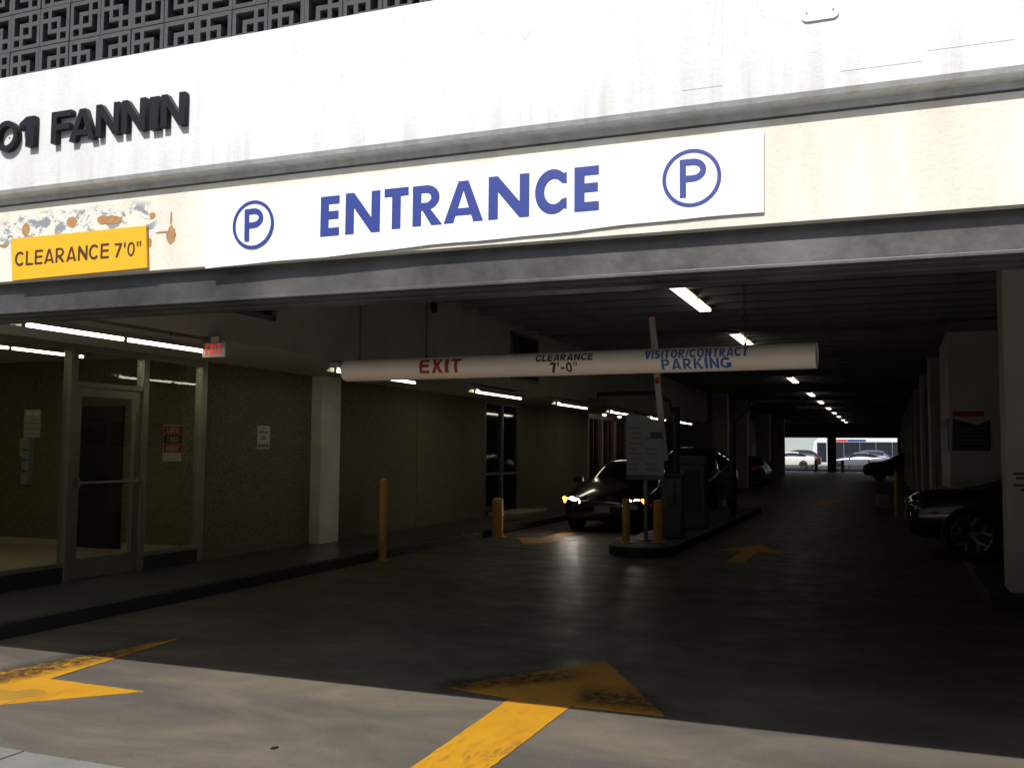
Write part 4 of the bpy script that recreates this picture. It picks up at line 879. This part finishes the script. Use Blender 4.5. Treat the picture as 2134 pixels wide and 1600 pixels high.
# ------------------------------------------------------------------ cars
def eval_mesh(o):
    bpy.context.view_layer.update(); return bpy.data.meshes.new_from_object(o.evaluated_get(bpy.context.evaluated_depsgraph_get()))
CARS = {}
def car_shell(style):
    if style in CARS: return CARS[style]
    if style == 'sedan':     # x, sill, belt, half width, top, half width at top
        st = [(0, .34, .60, .66, .62, .52), (.05, .24, .66, .80, .69, .62), (.30, .20, .74, .88, .79, .70), (.85, .20, .83, .90, .91, .74), (1.32, .20, .90, .905, .985, .74),
              (2.02, .20, .93, .905, 1.385, .60), (2.6, .20, .94, .905, 1.43, .60), (3.2, .20, .95, .905, 1.40, .59), (3.88, .22, .975, .89, 1.09, .64), (4.35, .24, .965, .87, 1.04, .66), (4.55, .28, .90, .83, .97, .64), (4.62, .38, .80, .74, .86, .58)]
        ws, rw, sw_ = (4, 5), (7, 8), ((4, 5), (5, 6), (6, 7), (7, 8)); wheels = (.82, 3.62, .325); 
    else:
        st = [(0, .42, .78, .72, .80, .58), (.06, .30, .88, .88, .91, .68), (.32, .26, .97, .95, 1.02, .76), (.85, .26, 1.03, .968, 1.11, .80), (1.38, .26, 1.08, .97, 1.18, .80),
              (2.05, .26, 1.10, .97, 1.66, .66), (2.7, .26, 1.11, .97, 1.735, .66), (3.5, .26, 1.12, .97, 1.73, .65), (4.15, .28, 1.13, .96, 1.68, .63), (4.58, .32, 1.10, .93, 1.22, .74), (4.78, .36, 1.0, .90, 1.06, .70), (4.85, .46, .86, .82, .92, .64)]
        ws, rw, sw_ = (4, 5), (8, 9), ((4, 5), (5, 6), (6, 7), (7, 8)); wheels = (.90, 3.82, .385)
    rings = []; vs = []
    for x, zb, zt, w_, top, wt in st:
        mid = zb+(zt-zb)*.48
        half = [(0, zb), (w_*.86, zb), (w_*.965, zb+.10), (w_, mid), (w_*.975, zt-.06), (w_*.93, zt), (wt, top-.035), (wt*.62, top-.004), (0, top)]
        ring = [(x, y, z) for y, z in half] + [(x, -y, z) for y, z in half[-2:0:-1]]
        rings.append(range(len(vs), len(vs)+len(ring))); vs += ring
    n = 16; fs = []; mi = []
    for i in range(len(st)-1):
        for k in range(n):
            fs.append((rings[i][k], rings[i][(k+1) % n], rings[i+1][(k+1) % n], rings[i+1][k])); j = k if k < 8 else 15-k; mm = 0
            if (i, i+1) == ws and j in (6, 7): mm = 1
            elif (i, i+1) == rw and j in (6, 7): mm = 2
            elif (i, i+1) in sw_ and j == 5: mm = 3 if k < 8 else 4
            mi.append(mm)
    for r in (rings[0], rings[-1]): fs.append(tuple(r)); mi.append(0)
    me = bpy.data.meshes.new('shell'); me.from_pydata(vs, [], fs)
    for k in range(5): me.materials.append(MATS[('paint_black', 'car_glass', 'car_glass', 'car_glass', 'car_glass')[k]])
    for p, k in zip(me.polygons, mi): p.material_index = k
    b = bmesh.new(); b.from_mesh(me); bmesh.ops.recalc_face_normals(b, faces=b.faces); b.to_mesh(me); b.free()
    o = bpy.data.objects.new('tmp_car', me); COL.objects.link(o)
    sub = o.modifiers.new('s', 'SUBSURF'); sub.levels = 2; sub.render_levels = 2
    tmp = []
    W_ = max(s[3] for s in st)
    for xw in wheels[:2]:
        for sy in (-1, 1):
            cm = MB().tube([(xw, sy*(W_-.27), wheels[2]), (xw, sy*(W_+.2), wheels[2])], wheels[2]+.045, 28).mesh('cut'); c = bpy.data.objects.new('tmp_cut', cm); COL.objects.link(c); tmp.append(c)
            bo = o.modifiers.new('b', 'BOOLEAN'); bo.object = c; bo.operation = 'DIFFERENCE'; bo.solver = 'EXACT'
    me2 = eval_mesh(o)
    for q in tmp+[o]: bpy.data.objects.remove(q)
    parts = []
    for k in range(5):
        b = bmesh.new(); b.from_mesh(me2)
        bmesh.ops.delete(b, geom=[f for f in b.faces if (f.material_index if f.material_index < 5 else 0) != k], context='FACES')
        pm = bpy.data.meshes.new(('body', 'windshield', 'rear_window', 'side_window', 'side_window')[k]); b.to_mesh(pm); b.free()
        for p in pm.polygons: p.material_index = 0
        pm.materials.clear(); pm.shade_smooth(); pm.set_sharp_from_angle(angle=math.radians(38)); parts.append(pm)
    CARS[style] = (parts, wheels, W_, st[-1][0]); return CARS[style]
def wheel_meshes(R, spokes):
    Rr = R*.745; wdt = .22
    ty = MB().lathe([(Rr*.98, -wdt*.42), (Rr*1.04, -wdt*.5), (R*.95, -wdt*.5), (R, -wdt*.36), (R, wdt*.36), (R*.95, wdt*.5), (Rr, wdt*.5)], 36, 'y').mesh('tyre', smooth=40)
    rim = MB().lathe([(Rr*1.0, -wdt*.47), (Rr*.97, -wdt*.49), (Rr*.92, -wdt*.44), (Rr*.90, -wdt*.2), (Rr*.90, wdt*.45)], 36, 'y')
    rim.lathe([(.0001, -wdt*.40), (Rr*.14, -wdt*.40), (Rr*.19, -wdt*.34), (Rr*.20, -wdt*.1)], 20, 'y')
    for k in range(5):
        a = 2*math.pi*k/5+.31
        for da in (-.30, .30):
            p = [Vector((math.cos(a)*Rr*.14, 0, math.sin(a)*Rr*.14)), Vector((math.cos(a)*Rr*.48, 0, math.sin(a)*Rr*.48)), Vector((math.cos(a+da)*Rr*.93, 0, math.sin(a+da)*Rr*.93))]
            for q0, q1, w0, w1 in ((p[0], p[1], .030, .024), (p[1], p[2], .024, .017)):
                d = (q1-q0).normalized(); s_ = Vector((-d.z, 0, d.x)); vs = []
                for q, ww, yy in ((q0, w0, -wdt*.38), (q1, w1, -wdt*.43)):
                    for sg_ in (-1, 1): vs += [(q.x+s_.x*ww*sg_, yy, q.z+s_.z*ww*sg_), (q.x+s_.x*ww*sg_*1.25, yy+.03, q.z+s_.z*ww*sg_*1.25)]
                rim.add(vs, [(0, 2, 6, 4), (0, 4, 5, 1), (2, 3, 7, 6), (0, 1, 3, 2), (4, 6, 7, 5)])
    hub = MB().lathe([(.0001, -wdt*.06), (Rr*.9, -wdt*.06)], 30, 'y').mesh('brake_disc')
    return ty, rim.mesh('rim', smooth=30), hub
WH = {}
def car(name, label, style, paint, loc, heading, lit=None, group=None, cat='car', plate=True):
    parts, wheels, W_, L = car_shell(style)
    o = empty(name, loc, heading); tag(o, label, cat, group)
    body = None
    for k, pm in enumerate(parts):
        me = pm.copy(); me.name = pm.name; p = link(pm.name, me, paint if k == 0 else 'car_glass', o)
        if k == 0: body = p
    if style not in WH:
        WH[style] = wheel_meshes(wheels[2], 5)
    for xw in wheels[:2]:
        for sy in (-1, 1):
            we = empty('wheel'); we.parent = o; we.location = (xw, sy*(W_-.135), wheels[2]); we.rotation_euler = (0, 0, 0 if sy < 0 else math.pi)
            link('tyre', WH[style][0], 'tyre', we); link('rim', WH[style][1], 'rim_alloy', we); link('brake_disc', WH[style][2], 'rim_dark', we)
    s = style == 'suv'; hz = .80 if s else .62; hx = .10 if s else .085; hy = .66 if s else .62
    for sy in (-1, 1):                                   # headlights, tail lights, mirrors, handles
        hl = MB().prism([(-.22, -.055), (.10, -.075), (.20, -.02), (.23, .07), (-.05, .06), (-.20, .03)], 'x', -.02, .09).build('headlight', 'lens_clear', o, bevel=.012)
        hl.location = (hx, sy*hy, hz); hl.scale = (1, sy, 1); hl.rotation_euler = (0, -.28, -sy*.38)
        if True:
            for yy, rr in ((-.12, .062), (.04, .07)):
                rg = link('halo', ring_mesh(rr*.76, rr, .012, 24), 'halo_ring' if lit else 'chrome', hl); rg.matrix_basis = Matrix.Translation((-.026, yy, -.005)) @ Matrix.Rotation(math.pi/2, 4, 'Y')
        if lit:
            am = MB().prism([(-.02, -.06), (.08, -.04), (.10, .07), (-.02, .06)], 'x', -.04, .05).build('indicator', 'lamp_amber', hl, bevel=.006); am.location = (.0, .14, 0)
            if sy == lit[0]:
                bb = MB().lathe([(.0001, .0), (.085, .004), (.085, .02)], 16).build('beam_lamp', 'lamp_beam', hl); bb.matrix_basis = Matrix.Translation((-.045, -.0, .0)) @ Matrix.Rotation(math.pi/2, 4, 'Y')
        tl = MB().prism([(-.22, -.06), (.14, -.07), (.16, .08), (-.18, .06)], 'x', -.05, .03).build('tail_light', 'lamp_red', o, bevel=.012)
        tl.location = (L-.06, sy*(.64 if s else .60), 1.0 if s else .86); tl.scale = (1, sy, 1); tl.rotation_euler = (0, 0, sy*.3)
        mr = MB().prism([(-.10, -.05), (.10, -.06), (.12, .06), (-.08, .08)], 'x', 0, .12).build('mirror', paint, o, bevel=.02)
        mr.location = (1.62 if s else 1.58, sy*(W_+.08), 1.14 if s else .98); mr.scale = (1, sy, 1)
        for xx in ((2.55, 3.45) if s else (2.45, 3.2)):
            h = B(0, .2, -.012, .012, -.015, .015).build('door_handle', paint, o, bevel=.006); h.location = (xx, sy*(W_-.0), .94 if s else .80)
        sm = B(0, .10, -.006, .006, -.018, .018).build('side_marker', 'reflector_orange', o); sm.location = (.32, sy*(W_*.975), .70 if s else .55); sm.rotation_euler = (0, 0, -sy*.10); sm.scale = (1.5, 1, 1)
        kd = MB().prism([(-.13, -.09), (.12, -.09), (.15, .06), (-.08, .09)], 'x', -.02, .05).build('grille', 'rim_dark', o, bevel=.02); kd.location = (.035 if not s else .03, sy*.17, hz-.01); kd.scale = (1, sy, 1)
    it = B(-.02, .08, -.52, .52, -.06, .06).build('air_intake', 'rim_dark', o, bevel=.02); it.location = (.05, 0, .36 if not s else .46)
    if plate:
        pt = B(-.012, 0, -.155, .155, -.055, .075).build('number_plate', 'plate_dull', o); pt.location = (-.005, 0, .46 if not s else .60)
        pt = B(0, .012, -.155, .155, -.055, .075).build('number_plate', 'plate_dull', o); pt.location = (L+.004, 0, .62 if not s else .78)
    return o
H_CAM, H_AWAY, H_LEFT, H_RIGHT = math.pi/2, -math.pi/2, 0.0, math.pi      # nose towards -Y, +Y, -X, +X
c1 = car('black_sedan', 'black sedan waiting in the exit lane with lit headlights and amber indicators', 'sedan', 'paint_black', (-5.15, 18.15, 0), H_CAM, lit=(1, True))
c2 = car('black_wagon', 'black car queued behind the lit sedan beside the island', 'suv', 'paint_dark', (-4.95, 24.3, 0), H_CAM)
c3 = car('black_suv', 'black SUV with alloy wheels parked nose out between the column and pier', 'suv', 'paint_black_suv', (.30, 16.95, 0), H_LEFT)
c4 = car('dark_car', 'dark car parked far down on the left by the columns', 'sedan', 'paint_dark', (-6.1, 49.5, 0), H_AWAY)
c5 = car('dark_suv', 'dark SUV parked crosswise far down on the right', 'suv', 'paint_dark', (-1.2, 60.5, 0), H_LEFT)
c6 = car('white_car', 'white car on the far street left of the exit pillar', 'sedan', 'paint_white', (-10.65, 91.6, .115), H_LEFT)
c7 = car('silver_car', 'silver car on the far street right of the exit pillar', 'sedan', 'paint_silver', (-4.65, 91.6, .115), H_LEFT)
c8 = car('lilac_car', 'lilac car partly behind the silver car on the far street', 'suv', 'paint_lilac', (-4.2, 94.6, .115), H_LEFT)
c9 = car('dark_wagon', 'dark car behind the white car on the far street', 'suv', 'paint_dark', (-10.4, 94.6, .115), H_LEFT)
for c_ in (c6, c7): c_.scale = (1.04, 1.04, 1.1)
# headlight beams of the waiting sedan
for sx, e in ((-.62, 12.0), (.62, 4.0)):
    ld = bpy.data.lights.new('headlight_beam', 'SPOT'); ld.energy = e; ld.spot_size = math.radians(95); ld.spot_blend = .9; ld.shadow_soft_size = .04; ld.color = (1, .93, .82)
    lo = bpy.data.objects.new('headlight_beam', ld); COL.objects.link(lo); lo.parent = c1; lo.location = (-.06, -sx, .63); lo.rotation_euler = (0, math.radians(80), 0)
# ------------------------------------------------------------------ far street: bus and white building
bus = empty('city_bus', (-6.75, 98.0, .115)); tag(bus, 'white city bus with dark windows and red and blue roof stripes on the far street', 'bus')
MB().prism([(.25, .35), (12, .35), (12, 2.84), (.75, 2.84), (.35, 2.6), (.12, 1.4)], 'y', 0, 2.5).build('body', 'bus_white', bus, bevel=.05)
for i in range(7): B(1.65+i*1.45, 3.085+i*1.45, -.012, .0, .95, 2.52).build('window', 'window_dark', bus)
B(.62, 1.5, -.014, .0, .55, 2.45).build('door', 'window_dark', bus); MB().prism([(.14, 1.35), (.20, 1.35), (.46, 2.62), (.38, 2.62)], 'y', .15, 2.35).build('windshield', 'window_dark', bus).location = (-.02, 0, 0)
B(1.7, 3.4, -.013, .0, 2.56, 2.80).build('red_stripe', 'bus_red', bus); B(3.42, 5.1, -.013, .0, 2.56, 2.80).build('blue_stripe', 'bus_blue', bus); MB().prism([(3.2, 1.15), (4.4, 1.15), (3.9, .6)], 'y', -.014, 0).build('red_swoosh', 'bus_red', bus)
for xx in (2.6, 9.3):
    wb = empty('wheel'); wb.parent = bus; wb.location = (xx, .05, .5); MB().lathe([(.28, -.13), (.48, -.13), (.5, -.08), (.5, .2)], 28, 'y').build('tyre', 'tyre', wb, smooth=40); MB().lathe([(.0001, -.09), (.28, -.12), (.29, .1)], 20, 'y').build('rim', 'rim_alloy', wb)
def block(name, x0, x1, y0, y1, h, m, label, face, floors, cols, wz=1.7):
    o = empty(name, ((x0+x1)/2, y0, 0)); tag(o, label, 'building'); ox = (x0+x1)/2
    B(x0-ox, x1-ox, 0, y1-y0, -.02, h).build('wall', m, o); d = -.03 if face < 0 else y1-y0+.03
    B(x0-ox-.2, x1-ox+.2, -.2, y1-y0+.2, h, h+.5).build('parapet', m, o)
    fr_me = B(-.9, .9, -.03, .03, 0, wz).mesh('window')
    for f in range(floors):
        for c in range(cols):
            wn = link('window', fr_me, 'window_dark', o); wn.location = (x0-ox+(c+.5)*(x1-x0)/cols, d, 4.6+f*3.2)
    return o
block('white_building', -40, 30, 121, 136, 14, 'building_white', 'plain white building across the far street behind the bus', -1, 2, 14)
block('street_building', -38, 34, -34, -17.0, 8.5, 'building_tan', 'tan building across the street from the garage front', 1, 1, 16)
